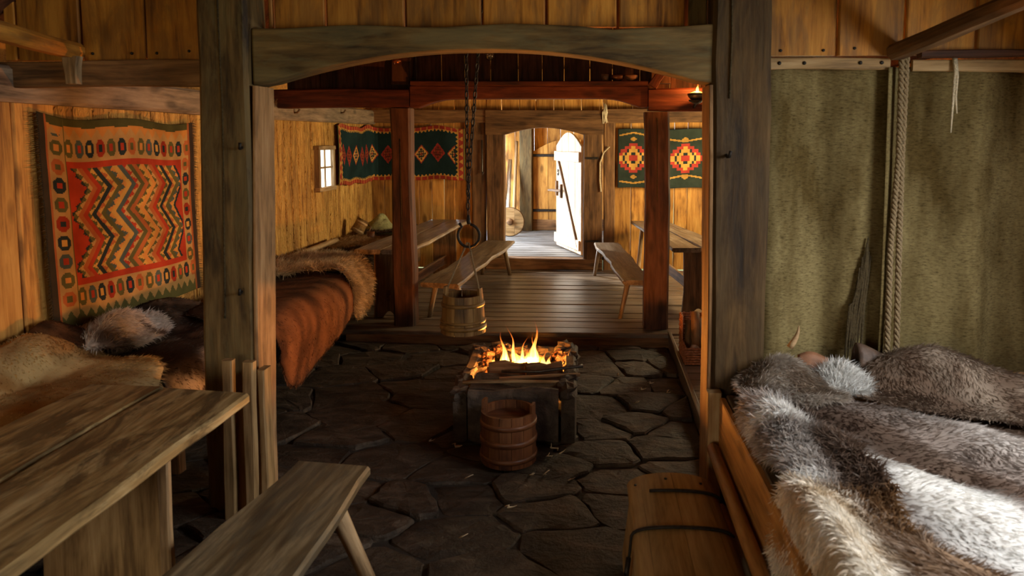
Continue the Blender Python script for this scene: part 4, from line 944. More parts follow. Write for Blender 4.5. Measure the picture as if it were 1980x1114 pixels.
# brown cowhide over the bench edge behind the near post
def cow_col(u, v):
    n = fbm(u * 9 + 1.2 * np.sin(v * 5), v * 3.5, 3); c = lerp3(sm(n, .30, .70), (.050, .021, .010), (.165, .072, .032)); return lerp3(sm(v, .55, .35), c, (.04, .024, .016))
pelt('cow_hide', 'glossy red brown cowhide hanging over the bench edge behind the near post', GB,
     [(5.0, .30), (5.6, .26), (6.3, .30), (6.62, .6), (6.62, .90), (6.45, 1.10), (6.1, 1.22), (5.7, 1.28), (5.3, 1.36), (5.0, 1.34), (4.85, 1.1), (4.80, .7)], bench_surf(lambda u, v: .05 + .03 * fbm(u * 3, v * 3, 5, 2), edge=.80, rad=.16, base=.56), cow_col, hair=.034, lay=.84, comb=(.35, .9), n=24000, wid=.0026, seed=31, wr=(.03, 3.), frizz=.12, rings=20)
def sheep_col(u, v): n = fbm(u * 12, v * 12, 5); return lerp3(sm(n, .3, .7), (.34, .25, .15), (.70, .55, .36))
pelt('sheepskin', 'shaggy fawn sheepskin over the cowhide on the wall bench', GB,
     [(6.0, .16), (6.7, .14), (7.2, .24), (7.3, .6), (7.1, .86), (6.9, 1.06), (6.65, 1.16), (6.42, 1.05), (6.5, .80), (6.3, .52), (6.0, .36)], bench_surf(lambda u, v: .10 + .05 * fbm(u * 5, v * 5, 6, 2), edge=.78, rad=.13, base=.56), sheep_col, hair=.075, lay=.5, comb=(.2, .8), n=17000, wid=.0030, seed=33, wr=(.04, 7.), frizz=.42, rings=18, jag=.07)
def shag_col(u, v): n = fbm(u * 9, v * 9, 6); return lerp3(sm(n, .35, .66), (.07, .045, .028), (.26, .18, .12))
pelt('animal_hide', 'dark shaggy hide next to the sheepskin in front of the left table', GB,
     [(7.1, .30), (7.8, .22), (8.3, .4), (8.35, .8), (8.0, 1.0), (7.6, 1.08), (7.2, 1.0), (7.0, .7)], bench_surf(lambda u, v: .05 + .03 * fbm(u * 6, v * 6, 7, 2), edge=.72, rad=.11), shag_col, hair=.06, lay=.65, comb=(.3, .9), n=9000, wid=.0034, seed=35, frizz=.3)
pelt('animal_hide', 'golden brown hide on the bench below the small window', GB,
     [(8.3, .12), (9.0, .06), (9.4, .2), (9.45, .5), (9.1, .72), (8.5, .7), (8.2, .4)], bench_surf(lambda u, v: .05 + .05 * gl(u, v, 8.9, .3, .3, .2), rise=.1), lambda u, v: lerp3(fbm(u * 8, v * 8, 3), (.24, .13, .05), (.52, .34, .15)), hair=.05, lay=.7, comb=(.5, .6), n=6500, wid=.0036, seed=37, frizz=.3)
pelt('animal_hide', 'black brown hide in the corner under the blue rug', GB,
     [(9.4, .15), (9.9, .06), (10.15, .3), (10.1, .7), (9.6, .75), (9.35, .5)], bench_surf(lambda u, v: .08 + .05 * fbm(u * 5, v * 5, 3, 2)), bench_dark, hair=.05, lay=.7, comb=(.5, .6), n=4500, wid=.0036, seed=39, frizz=.3)
# ================================================================== RUGS ON THE WALLS
RED, RUST, ORG, YEL, OLV, NAV, CRM, TEA = (np.array(c) for c in ((.40, .045, .018), (.42, .12, .035), (.60, .25, .055), (.58, .32, .07), (.11, .10, .032), (.024, .034, .034), (.50, .29, .10), (.075, .10, .085)))
def tri(x): return 2 * np.abs(x - np.floor(x + .5))
def put(C, m, c): C[m] = c
def hexes(C, zone, along, across, mid, pitch, rad, pal):
    k = np.floor(along / pitch).astype(int); a = (along / pitch - k - .5) * pitch; b = across - mid
    d = np.abs(b) / rad + np.maximum(0, np.abs(a) / (pitch * .40)) * .0
    hx = (np.abs(a) < pitch * .40 * np.clip(1.45 - np.abs(b) / rad, 0, 1)) & (np.abs(b) < rad)
    inn = (np.abs(a) < pitch * .16) & (np.abs(b) < rad * .45)
    for i, (c1, c2) in enumerate(pal):
        sel = zone & (k % len(pal) == i)
        put(C, sel & hx, c1); put(C, sel & inn, c2)
def zigzag_col(u, v):
    W_, H_ = 1.64, 1.28; s = u * W_; t = v * H_; C = np.tile(RED, (len(u), 1))
    q = s - .235 - .17 * tri((t - .02) / .33)
    bands = [(CRM, OLV), (RUST, None), (RED, None), (YEL, OLV), (NAV, None), (YEL, RUST), (OLV, None), (ORG, TEA), (YEL, None), (TEA, None), (CRM, RED), (OLV, None), (RUST, None), (YEL, OLV), (ORG, None)]
    bw = .047; k = np.floor(q / bw).astype(int)
    inside = (q > 0) & (s < W_ - .18) & (t > .29) & (t < H_ - .30)
    tooth = (tri(t / .05) > (q / bw - k))
    for i, (c1, c2) in enumerate(bands):
        sel = inside & (k % len(bands) == i); put(C, sel, c1)
        if c2 is not None: put(C, sel & tooth, c2)
    edge = (q > -.035) & (q <= 0) & (t > .29) & (t < H_ - .30) & (s > .22)
    put(C, edge & (tri(t / .045) > -q / .035), NAV)
    rt = s - (W_ - .30 + .12 * tri((t - .02) / .33)); inr = inside & (rt > 0)
    put(C, inr, NAV); put(C, inr & (rt > .03), RED)
    put(C, (t < .25) | (t > H_ - .265) | (s < .215) | (s > W_ - .165), CRM * .9)
    pal = [(NAV, RED), (RUST, OLV), (OLV, ORG), (TEA, RED), (NAV, YEL), (RED * .8, NAV), (OLV, RED)]
    side_l = (s < .20) & (t > .10) & (t < H_ - .10); hexes(C, side_l, t, s, .135, .115, .055, pal)
    side_r = (s > W_ - .16) & (t > .22) & (t < H_ - .24); hexes(C, side_r, t, W_ - s, .115, .115, .04, pal)
    hexes(C, (t > H_ - .25) & (t < H_ - .12) & (s > .2), s, H_ - t, .185, .10, .055, pal)
    hexes(C, (t < .235) & (t > .11) & (s > .2), s, t, .175, .10, .055, pal)
    put(C, (t > H_ - .115) & (H_ - t < .06 + .055 * tri(s / .105)), ORG * .9); put(C, H_ - t < .045 + .012 * tri(s / .3), OLV * .7)
    put(C, (t < .10) & (t < .045 + .055 * tri(s / .09)), OLV); put(C, t < .035, OLV)
    put(C, s < .05, np.array((.05, .035, .02))); put(C, (s > .05) & (s < .065), RUST)
    put(C, s > W_ - .05, np.array((.045, .03, .02))); put(C, (s > W_ - .075) & (s < W_ - .05), RUST * .8)
    put(C, (s > .205) & (s < .215), OLV)
    return C
def zig_P(u, v):
    y_ = 4.0 + 1.63 * u + .015 * (1 - v) * (1 - u); zt = 2.055 - .02 * u - .045 * np.sin(math.pi * u) * .6 - .02 * np.sin(u * 9); zb = .775 - .075 * u - .02 * np.sin(math.pi * u)
    return XL + .035 + .012 * np.sin(u * 11 + v * 2) + .012 * fbm(u * 5, v * 5, 3, 2) + .03 * (1 - v) ** 2, y_, zb + (zt - zb) * v
t = thing('zigzag_kilim', 'red and ochre zigzag kilim hanging on the left wall', 'rug', (XL + .05, 4.8, .7), 'woven wall rugs')
grid_obj('weave', zig_P, 205, 160, lambda u, v: zigzag_col(u, v) * .82, 'woven', t, origin=(XL + .05, 4.8, 1.4))
def fringe(parent, P, u, mat, n, l, dy):
    V = []; F = []; r = random.Random(4)
    for i in range(n):
        v = (i + .5) / n; x, y_, z = (float(q) for q in P(np.array(u), np.array(v)))
        k = len(V); d = dy * (l * r.uniform(.6, 1.2)); dz = -.02 * r.random()
        V += [(x, y_, z - .004), (x, y_, z + .004), (x + .012, y_ + d, z + dz), (x + .004, y_, z)]
        F += [(k, k + 1, k + 2), (k + 1, k + 3, k + 2), (k + 3, k, k + 2)]
    o = link('fringe', mesh('fringe', V, F, mat), parent); o['kind'] = 'stuff'
fringe(t, zig_P, 0., 'fringe', 110, .05, -1); fringe(t, zig_P, 1., 'fringe', 110, .05, 1)

BLU, CRIM = np.array((.012, .030, .032)), np.array((.24, .03, .022))
def blue_col(u, v):
    L_, H_ = 2.80, .755; s = u * L_; t = v * H_; C = np.tile(BLU, (len(u), 1))
    p = .245; k = np.floor((s - .08) / p).astype(int); a = np.abs((s - .08) / p - k - .5) * p; b = np.abs(t - .375)
    d = a / .108 + b / .135
    lite = (k % 3 == 2) | (k == 10)
    ok = (s > .1) & (s < L_ - .14)
    for sel, c1, c2, c3 in ((lite, YEL, NAV, CRM), (~lite, CRIM, np.array((.10, .02, .018)), RUST * .7)):
        put(C, ok & sel & (d < 1), CRIM * 1.3); put(C, ok & sel & (d < .86), c1); put(C, ok & sel & (d < .66), c2); put(C, ok & sel & (d < .66) & (tri(a / .03) + tri(b / .035) > 1.25), c3); put(C, ok & sel & (d < .18), CRIM)
    e = np.minimum(t, H_ - t); put(C, e < .05 + .035 * tri(s / .055), YEL * .9); put(C, e < .045, CRIM * 1.2); put(C, (e < .045) & (tri(s / .09) < .3), ORG * .7)
    e = np.minimum(s, L_ - s); put(C, e < .10 + .03 * tri(t / .06), YEL * .8); put(C, e < .085, CRIM * 1.2); put(C, (e < .085) & (e > .03) & (tri(t / .11) > e / .085), YEL * .8); put(C, e < .022, OLV)
    return C
def blue_P(u, v):
    s = u * 2.80; a = 1.42; r_ = .06     # along the left wall, round the corner, along the rear wall
    th = np.clip((s - a) / r_, 0, math.pi / 2); s2 = np.maximum(0, s - a - r_ * math.pi / 2)
    sag = .018 * np.sin(u * 17) * v + .012 * np.sin(u * 31)
    x = XL + .05 + r_ * (1 - np.cos(th)) + s2 + .012 * np.sin(v * 3 + u * 20) * (s < a); y_ = 8.95 + np.minimum(s, a) + r_ * np.sin(th) + .008 * np.sin(u * 25 + v) * (s2 > 0)
    return x, y_, 1.305 + .76 * v + sag - .03 * (1 - v) * np.clip(s - .0, 0, 1.4) / 1.4 * (s < a) - .0 * s2
t = thing('blue_kilim', 'dark blue kilim with a row of diamonds wrapped round the far left corner', 'rug', (-2.6, 10.4, 1.3), 'woven wall rugs')
grid_obj('weave', blue_P, 280, 76, blue_col, 'woven', t, origin=(-2.6, 10.0, 1.7))
GRN = np.array((.030, .042, .032))
def dia_col(u, v):
    L_, H_ = 1.55, .84; s = u * L_; t = v * H_; C = np.tile(GRN, (len(u), 1))
    p = .735; k = np.floor((s + .145) / p); a = np.abs((s + .145) / p - k - .5) * p; b = np.abs(t - .42)
    a_ = np.floor(a / .03) * .03; b_ = np.floor(b / .042) * .042; d = a_ / .26 + b_ / .20
    put(C, d < 1, CRIM * 1.6); put(C, d < .74, YEL); put(C, (d < .74) & (((np.floor(a / .03) + np.floor(b / .042)) % 3) == 1), NAV); put(C, d < .20, CRIM * 1.6)
    zz = .06 + .12 * tri((s + .145 - p / 2) / (2 * p)); 
    for yy in (zz, H_ - zz): put(C, np.abs(t - yy) < .012, YEL * .8)
    a2 = p / 2 - a
    put(C, (a2 / .07 + np.abs(b - .20) / .055) < 1, YEL * .7); put(C, (a2 < .02 + np.abs(b - .20) * .9) & (np.abs(b - .20) < .055) & (a2 < .08), YEL * .85); put(C, (a2 / .06 + np.abs(b - .07) / .06) < 1, CRIM)
    put(C, (a / .055 + np.abs(b - .27) / .035) < 1, YEL * .8)
    put(C, (np.minimum(s, L_ - s) < .02) | (np.minimum(t, H_ - t) < .012), NAV)
    return C
t = thing('diamond_kilim', 'dark green kilim with stepped red diamonds behind the right post', 'rug', (1.2, 10.4, 1.19), 'woven wall rugs')
grid_obj('weave', lambda u, v: (.405 + 1.55 * u, 10.415 + .010 * np.sin(u * 14 + v * 2), 1.195 + .84 * v + .008 * np.sin(u * 11)), 155, 84, dia_col, 'woven', t, origin=(1.2, 10.42, 1.6))

# ================================================================== HEARTH AND FIRE
hr = thing('hearth', 'raised stone hearth with burning fire in the middle of the floor', 'hearth', (-.5, 5.25, -.12))
def slab(a, b, W_, T_, nrm, **k): return board('slab', 'hearth', a, b, W_, T_, nrm=nrm, parent=hr, wob=.014, ch=.018, seg=7, **k)
slab((-.86, 4.62, .05), (-.90, 5.86, .04), .32, .09, (1, 0, 0)); slab((-.14, 4.62, .07), (-.13, 5.86, .04), .34, .09, (1, 0, 0))
slab((-.80, 4.615, .08), (-.20, 4.615, .08), .36, .06, (0, -1, 0)); slab((-.88, 5.86, .02), (-.14, 5.86, .02), .28, .08, (0, -1, 0))
board('cover_slab', 'hearth', (-.80, 4.84, .205), (-.20, 4.84, .215), .36, .05, parent=hr, wob=.01, ch=.015, seg=6)  # slab added over the firelit ash to keep the hearth front dark
box('hearth_fill', 'earth', (-.82, 4.66, -.12), (-.17, 5.82, .03), hr)
def ashP(u, v): return -.84 + .68 * u, 4.66 + 1.17 * v, .045 + .05 * fbm(u * 6, v * 8, 3, 3)
grid_obj('ash_bed', ashP, 24, 36, None, 'ash', hr, thick=.01, origin=(-.5, 5.2, .05))
rr = random.Random(77)
for k, (x, y_, z, a, b, c_) in enumerate([(-.88, 5.72, .15, .085, .13, .065), (-.86, 5.46, .14, .07, .12, .05), (-.89, 5.22, .14, .075, .11, .06), (-.74, 5.83, .15, .10, .075, .06), (-.55, 5.86, .13, .10, .07, .05), (-.36, 5.85, .13, .11, .07, .05), (-.2, 5.78, .16, .10, .10, .085), (-.145, 5.55, .18, .075, .12, .06), (-.14, 5.3, .18, .06, .10, .05), (-.88, 4.95, .17, .07, .13, .05), (-.86, 4.70, .18, .075, .09, .05), (-.15, 4.72, .22, .075, .10, .06), (-.14, 4.95, .21, .06, .10, .05)]):
    link('rim_stone', rock_mesh('rim_stone', a, b, c_, 'hearth', 300 + k, amp=.5), hr, Matrix.Translation((x, y_, z)) @ Matrix.Rotation(rr.uniform(-.5, .5), 4, 'Z'))
for k in range(26):
    x = -.5 + rr.gauss(0, .16); y_ = 5.42 + rr.gauss(0, .12); s_ = rr.uniform(.02, .045)
    link('ember', rock_mesh('ember', s_ * 1.3, s_, s_ * .7, 'ember', 400 + k, lat=5, lon=7), hr, Matrix.Translation((max(-.78, min(-.22, x)), y_, .09 + rr.uniform(0, .05))))
for k, (x, y_, z) in enumerate([(-.80, 5.60, .19), (-.78, 5.45, .18), (-.73, 5.68, .2), (-.24, 5.62, .2), (-.2, 5.5, .2), (-.65, 5.72, .18)]):
    link('ember', rock_mesh('ember', .05, .05, .03, 'ember', 450 + k, lat=5, lon=8, amp=.7), hr, Matrix.Translation((x, y_, z)))
for k, (a, b, c_) in enumerate([((-.72, 5.14, .20), (-.44, 5.20, .20), .13), ((-.46, 5.12, .205), (-.20, 5.20, .205), .12)]):
    o = board('split_log', 'log', a, b, c_, .055, nrm=(0, -1, .55), seg=5, wob=.012, ch=.02); tag(o, ('left' if k == 0 else 'right') + ' of two dark split logs lying in front of the flames', 'firewood', 'split logs in the fire')
for k, (a, b, r_) in enumerate([((-.76, 5.34, .13), (-.30, 5.52, .20), .04), ((-.30, 5.30, .13), (-.66, 5.60, .19), .042), ((-.58, 5.62, .14), (-.30, 5.60, .15), .035)]):
    o = pole('burning_log', 'log', a, b, r_, r_ * .9, None, n=9, rough=.14); tag(o, ['charred log burning at the left under the flames', 'charred log crossing under the tallest flame', 'short charred log burning behind the others'][k], 'firewood', 'burning logs')
def flame_mesh(h, w, lean, seed):
    r = random.Random(seed); V = []; F = []; n = 9; m = 12; p1, p2 = r.uniform(0, 6), r.uniform(0, 6)
    for i in range(m):
        s = i / (m - 1); rad = w * (.55 + .45 * math.sin(math.pi * min(1, s * 1.6 + .1)) if s < .5 else .55 + .45 * math.sin(math.pi * .9)) * (1 - s) ** 1.1 + .0006
        cx_ = lean[0] * s ** 1.5 + .07 * h * math.sin(p1 + s * 7) * s; cy_ = lean[1] * s + .05 * h * math.sin(p2 + s * 7) * s
        for j in range(n):
            a = 2 * math.pi * j / n; V.append((cx_ + rad * math.cos(a), cy_ + rad * .55 * math.sin(a), h * s))
    for i in range(m - 1):
        for j in range(n): F.append((i * n + j, i * n + (j + 1) % n, (i + 1) * n + (j + 1) % n, (i + 1) * n + j))
    return mesh('flame', V, F, 'flame', True)
fire = thing('fire', 'orange flames rising from the stone hearth', 'fire', (-.46, 5.4, .15))
for k, (x, y_, h, w, lx) in enumerate([(-.42, 5.40, .33, .042, .015), (-.45, 5.37, .19, .040, .02), (-.40, 5.42, .24, .028, -.03), (-.57, 5.42, .30, .022, -.05), (-.545, 5.37, .15, .042, -.01), (-.52, 5.42, .22, .022, .05), (-.65, 5.46, .24, .030, -.03), (-.67, 5.40, .11, .034, .02), (-.62, 5.44, .17, .022, -.05), (-.35, 5.38, .12, .036, .02), (-.31, 5.40, .09, .030, .02), (-.24, 5.33, .085, .014, .0), (-.48, 5.44, .12, .05, .02), (-.73, 5.42, .06, .025, 0)]):
    link('flame', flame_mesh(h * 1.06, w * .82, (lx, .01), 50 + k), fire, Matrix.Translation((x, y_, .165)))
def point(name, loc, power, color, rad):
    l = bpy.data.lights.new(name, 'POINT'); l.energy = power; l.color = color; l.shadow_soft_size = rad
    o = bpy.data.objects.new(name, l); col.objects.link(o); o.location = loc
point('fire_light', (-.47, 5.42, .20), 270, (1, .34, .05), .06)
o = tube('iron_poker', 'brightiron', [(-.62, 5.02, .245), (-.35, 4.98, .262), (-.08, 5.06, .275), (-.045, 5.075, .277)], [.011, .011, .011, .016], n=8); tag(o, 'iron poker lying across the hearth rim', 'poker')
o = pole('long_stick', 'stick', (-.86, 4.80, .235), (-.16, 4.74, .268), .014, .010, None, n=7, bend=.02); tag(o, 'thin pale stick lying across the front of the hearth', 'stick')
o = pole('dark_rod', 'log', (-.62, 4.88, .235), (-.06, 4.96, .25), .016, .013, None, n=7); tag(o, 'dark wooden rod lying under the poker on the hearth', 'stick')

# ================================================================== CHAIN AND BUCKETS
cb_ = thing('cross_pole', 'smoke blackened pole overhead from which the chain hangs', 'pole', (-.6, 4.85, 2.96))
pole('pole_body', 'darkpart', (-2.2, 4.85, 3.0), (1.0, 4.85, 3.0), .045, .04, cb_, n=10)
ch = thing('pot_chain', 'black iron chain hanging doubled over the hearth', 'chain', (-0.823, 4.85, 1.121))
pts = [(.0105 * math.cos(a), 0, .0265 * math.sin(a) + (.004 if math.sin(a) > 0 else -.004)) for a in np.linspace(0, 2 * math.pi, 12, endpoint=False)]
lk = tube_mesh('link', pts, .0042, 'iron', n=6, closed=True)
def strand(a, b, k0=0):
    a = Vector(a); b = Vector(b); d = b - a; n = int(d.length / .046); q = d.to_track_quat('Z', 'Y').to_matrix().to_4x4()
    for i in range(n):
        p = a + d * ((i + .5) / n)
        link('link', lk, ch, Matrix.Translation(p) @ q @ Matrix.Rotation((R(25) if i % 2 else R(115)), 4, 'Z'))
strand((-0.825, 4.85, 2.962), (-0.82, 4.85, 1.328)); strand((-0.704, 4.85, 2.962), (-0.81, 4.85, 1.657))
strand((-0.81, 4.85, 1.657), (-0.818, 4.85, 1.485), 1)
tube('hook', 'iron', [(-0.818 + .074 * math.sin(a), 4.85, 1.242 + .078 * math.cos(a)) for a in np.linspace(.15, 5.6, 22)] + [(-0.883, 4.85, 1.328)], .010, ch, n=7)
tube('hook_shank', 'iron', [(-0.818, 4.85, 1.381), (-0.819, 4.85, 1.337), (-0.806, 4.85, 1.318)], .010, ch, n=7)
def bucket(name, label, c, rb, rt, h, n, mat, hoops, ear=.06, ears=(0, math.pi)):
    t = thing(name, label, 'bucket', c, 'staved wooden buckets')
    th = .016
    for k in range(n):
        a0 = 2 * math.pi * k / n + .008; a1 = 2 * math.pi * (k + 1) / n - .008; V = []; F = []
        mid = (a0 + a1) / 2
        hh = h + (ear if any(abs(math.atan2(math.sin(mid - e), math.cos(mid - e))) < math.pi / n * 1.05 for e in ears) else 0)
        for z in (0, hh):
            f = z / h; r_ = rb + (rt - rb) * f
            for rad in (r_, r_ - th):
                for i in range(4):
                    a = a0 + (a1 - a0) * i / 3; V.append((z, rad * math.sin(a - mid), rad * math.cos(a - mid)))
        b_ = 8
        for i in range(3):
            F += [(i, i + 1, b_ + i + 1, b_ + i), (4 + i + 1, 4 + i, b_ + 4 + i, b_ + 5 + i), (b_ + i, b_ + i + 1, b_ + 5 + i, b_ + 4 + i), (i + 1, i, 4 + i, 5 + i)]
        F += [(0, b_, b_ + 4, 4), (3, 7, b_ + 7, b_ + 3)]
        # local X up the stave
        mw = axes(c, (0, 0, 1), (-math.sin(mid), math.cos(mid), 0))
        link('stave', mesh('stave', V, F, mat), t, mw)
    link('base', lathe_mesh('base', [(rb - th, .02), (rb - th, .035)], mat, 24), t, Matrix.Translation(c))
    for z, w in hoops:
        r_ = rb + (rt - rb) * z / h; r2 = rb + (rt - rb) * (z + w) / h
        link('hoop', lathe_mesh('hoop', [(r_ - .002, z), (r_ + .007, z), (r_ + .009, z + w / 2), (r2 + .007, z + w), (r2 - .002, z + w)], mat, 32), t, Matrix.Translation(c))
    return t
B1 = (-0.862, 4.85, 0.58)
t = bucket('hanging_bucket', 'golden staved bucket hanging from the chain beside the fire', B1, .154, .137, .26, 14, 'bucket', [(.03, .03), (.074, .017), (.186, .025)], .047, ears=(2.75, -.35))
for e in (2.75, -.35):
    x, y_ = B1[0] + .130 * math.cos(e), B1[1] + .130 * math.sin(e)
    tube('rope_handle', 'rope', [(x, y_, B1[2] + .28), (x * .9 + .1 * -0.823, y_ * .9 + .485, B1[2] + .32), (-0.823 + .005 * math.cos(e), 4.85, 1.195)], .007, t, n=6)
bucket('standing_bucket', 'dark red staved bucket standing before the hearth', (-.495, 4.34, -.085), .172, .168, .315, 14, 'bucketdark', [(.03, .03), (.13, .035), (.235, .03)], .05, ears=(2.9, -.15))

# ================================================================== BASKET, CHEST
bk = thing('wicker_basket', 'red wicker log basket on the platform beside the right post', 'basket', (.95, 6.2, 0), None)
bx0, bx1, by0, by1 = .815, 1.12, 6.0, 6.40
def ringpts(z, full):
    if full: P_ = [(bx0, by0), (bx1, by0), (bx1, by1), (bx0, by1)]; seq = P_ + [P_[0]]
    else: seq = [(bx0, by0 + .25), (bx0, by1), (bx1, by1), (bx1, by0), (bx0 + .18, by0)]
    out = []
    for (a, b), (c_, d) in zip(seq[:-1], seq[1:]):
        L_ = max(3, int(math.hypot(c_ - a, d - b) / .03))
        for i in range(L_): out.append((a + (c_ - a) * i / L_, b + (d - b) * i / L_))
    if not full: out.append(seq[-1])
    return out
for k in range(17):
    z = .012 + k * .021; full = k < 7; pp = ringpts(z, full); s_ = 1 if k % 2 else -1; cx_, cy_ = (bx0 + bx1) / 2, (by0 + by1) / 2
    pts = [(x + (x - cx_) * .03 * s_ * (1 if i % 2 else -1), y_ + (y_ - cy_) * .03 * s_ * (1 if i % 2 else -1), z) for i, (x, y_) in enumerate(pp)]
    tube('wicker_strand', 'wicker', pts, .0105, bk, n=5, closed=full)
for i, (x, y_) in enumerate(ringpts(0, True)[::2]):
    short = (x < bx0 + .17 and y_ < by0 + .02) or (x < bx0 + .01 and y_ < by0 + .24)
    pole('wicker_stake', 'wicker', (x, y_, 0.0), (x, y_, .15 if short else .365), .006, .006, bk, n=5, seg=2)
box('basket_floor', 'wicker', (bx0, by0, .004), (bx1, by1, .012), bk)
for k, (a, b, r_) in enumerate([((.90, 6.06, .10), (.95, 6.34, .12), .045), ((.92, 6.10, .06), (.93, 6.30, .38), .040), ((1.02, 6.08, .07), (1.0, 6.33, .30), .05), ((.87, 6.22, .05), (.88, 6.33, .30), .035)]):
    o = pole('basket_log', 'log' if k % 2 else 'birch', a, b, r_, r_ * .9, None, n=9, rough=.1); tag(o, ['pale log lying low in the wicker basket', 'dark log leaning upright in the wicker basket', 'thick pale log at the back of the wicker basket', 'thin dark log at the side of the wicker basket'][k], 'firewood', 'logs in the wicker basket')

cs = thing('domed_chest', 'pine chest with a domed lid and iron straps beside the bed', 'chest', (.39, 2.75, -.085))
cy0, cy1 = 2.15, 3.30
for s_ in (-1, 1):
    board('side_board', 'chest', (.39 + s_ * .198, cy0, .085), (.39 + s_ * .198, cy1, .085), .34, .022, nrm=(s_, 0, .12), parent=cs, seg=3, wob=.002)
for yy in (cy0 + .02, cy1 - .02):
    prism('end_board', 'chest', [(-.205, -.17), (.205, -.17), (.178, .17)] + [(.178 * math.cos(a), .17 + .045 * math.sin(a)) for a in np.linspace(.2, math.pi - .2, 9)] + [(-.178, .17)], .024, axes((.39, yy, .085), (1, 0, 0), (0, 0, 1)), cs, .003)
def lidP(a): return .39 + .205 * math.cos(a) * 1.0, .252 + .070 * math.sin(a)
for k in range(4):
    V = []; F = []; a0 = math.pi * (.0 + k / 4) + .004; a1 = math.pi * ((k + 1) / 4) - .004
    for yy in (-.60, .60):
        for o_ in (0, .016):
            for i in range(5):
                a = a0 + (a1 - a0) * i / 4; x, z = lidP(a); V.append((yy, -(x - .39) * (1 - o_ * 2), z - o_))
    for i in range(4): F += [(i, i + 1, 11 + i, 10 + i), (6 + i, 5 + i, 15 + i, 16 + i), (i + 1, i, 5 + i, 6 + i), (10 + i, 11 + i, 16 + i, 15 + i)]
    F += [(0, 10, 15, 5), (4, 9, 19, 14)]
    me = mesh('lid_stave', V, F, 'chest', True); bm = bmesh.new(); bm.from_mesh(me); bmesh.ops.recalc_face_normals(bm, faces=bm.faces); bm.to_mesh(me); bm.free()
    me.polygons.foreach_set('use_smooth', [False] * len(me.polygons))
    link('lid_stave', me, cs, axes((.39, (cy0 + cy1) / 2 + .01, 0), (0, 1, 0), (-1, 0, 0)))
for k, yy in enumerate((3.17, 2.86, 2.50)):
    pts = [(lidP(a)[0] + (.39 - lidP(a)[0]) * -.03, yy + .02 * math.cos(a * 2), lidP(a)[1] + .006) for a in np.linspace(.2, math.pi * (.68 if k == 0 else .98), 14)]
    if k == 1: pts += [(.172, yy, .20), (.168, yy, .17)]
    tube('iron_strap', 'iron', pts, .011, cs, n=6, ell=.6)
hs_ = tube('hasp', 'iron', [(.168, 2.86, .18), (.158, 2.84, .12), (.155, 2.83, .06), (.15, 2.83, .02)], .012, cs, n=6)
tube('hasp_ring', 'iron', [(.150, 2.83 + .03 * math.cos(a), .09 + .035 * math.sin(a)) for a in np.linspace(0, 5.9, 12)], .006, hs_, n=6)
for (x, yy) in ((.22, 3.26), (.36, 3.27), (.52, 3.26)):
    a = math.acos((x - .39) / .205); link('nail_head', lathe_mesh('nail_head', [(.007, -.003), (.007, .002), (.003, .004)], 'iron', 8), cs, Matrix.Translation((x, yy, lidP(a)[1] + .002)))

# ================================================================== CURTAIN CORNER
def cur1(u, v):
    x = .93 + .70 * u; f = .034 * np.sin(u * 9 + .6) + .012 * np.sin(u * 21 + v * 1.5) * (1 - v) + .012 * fbm(u * 4, v * 3, 5, 2)
    return x + .0 * v, 4.02 - f - .05 * sm(u, .86, 1.) * (1 - .4 * v), .49 + 1.79 * v
t = thing('canvas_curtain', 'grey olive canvas curtain between the right post and the rope', 'curtain', (1.3, 4.0, .5), 'canvas curtains behind the bed')
grid_obj('cloth', cur1, 60, 40, None, 'canvas', t, origin=(1.3, 4.0, 1.4))
def cur2(u, v):
    x = 1.56 + .95 * u; f = .052 * np.sin(u * 11 + 2.2) + .014 * np.sin(u * 25 + v * 2) * (1 - v) + .015 * fbm(u * 5, v * 3, 8, 2)
    return x, 4.0 - f + .05 * u - .04 * sm(u, .1, 0.), .49 + 1.78 * v + .02 * np.sin(u * 5)
t = thing('canvas_curtain', 'brown olive canvas curtain right of the rope', 'curtain', (2.0, 4.0, .5), 'canvas curtains behind the bed')
grid_obj('cloth', cur2, 70, 40, None, 'canvas', t, origin=(2.0, 4.0, 1.4))
t = thing('top_batten', 'pale batten holding the canvas top beside the right post', 'batten', (1.25, 3.93, 2.26))
bb = board('batten_body', 'tableleg', (.925, 3.945, 2.297), (1.575, 3.945, 2.293), .062, .03, nrm=(0, -1, 0), parent=t, seg=4, wob=.002)
for x in (1.0, 1.13, 1.42, 1.53): link('nail_head', lathe_mesh('nail_head', [(.01, -.004), (.01, .002), (.005, .006)], 'iron', 8), bb, Matrix.Translation((x, 3.928, 2.297)) @ Matrix.Rotation(R(90), 4, 'X'))
t = thing('top_batten', 'pale batten holding the canvas top right of the rope', 'batten', (2.1, 3.93, 2.25))
board('batten_body', 'tableleg', (1.69, 3.945, 2.283), (2.5, 3.945, 2.275), .062, .03, nrm=(0, -1, 0), parent=t, seg=4, wob=.002)
def twist(name, label, path, rad, mat='rope', turns=60, cat='rope', strands=3, group=None):
    P_ = [Vector(p) for p in path]; t = thing(name, label, cat, tuple(P_[-1]), group)
    n = turns * 5; seg = len(P_) - 1
    for s_ in range(strands):
        pts = []
        for i in range(n + 1):
            f = i / n * seg; k = min(seg - 1, int(f)); p = P_[k].lerp(P_[k + 1], f - k); a = 2 * math.pi * (i / 5 / 2.2 + s_ / strands)
            pts.append(p + Vector((math.cos(a), math.sin(a), 0)) * rad * .55)
        tube('strand', mat, pts, rad * .55, t, n=5)
    return t
twist('hanging_rope', 'left strand of the thick rope hanging down the curtain seam', [(1.62, 3.90, 2.40), (1.625, 3.90, 1.8), (1.60, 3.90, 1.3), (1.60, 3.89, .68)], .016, turns=42)
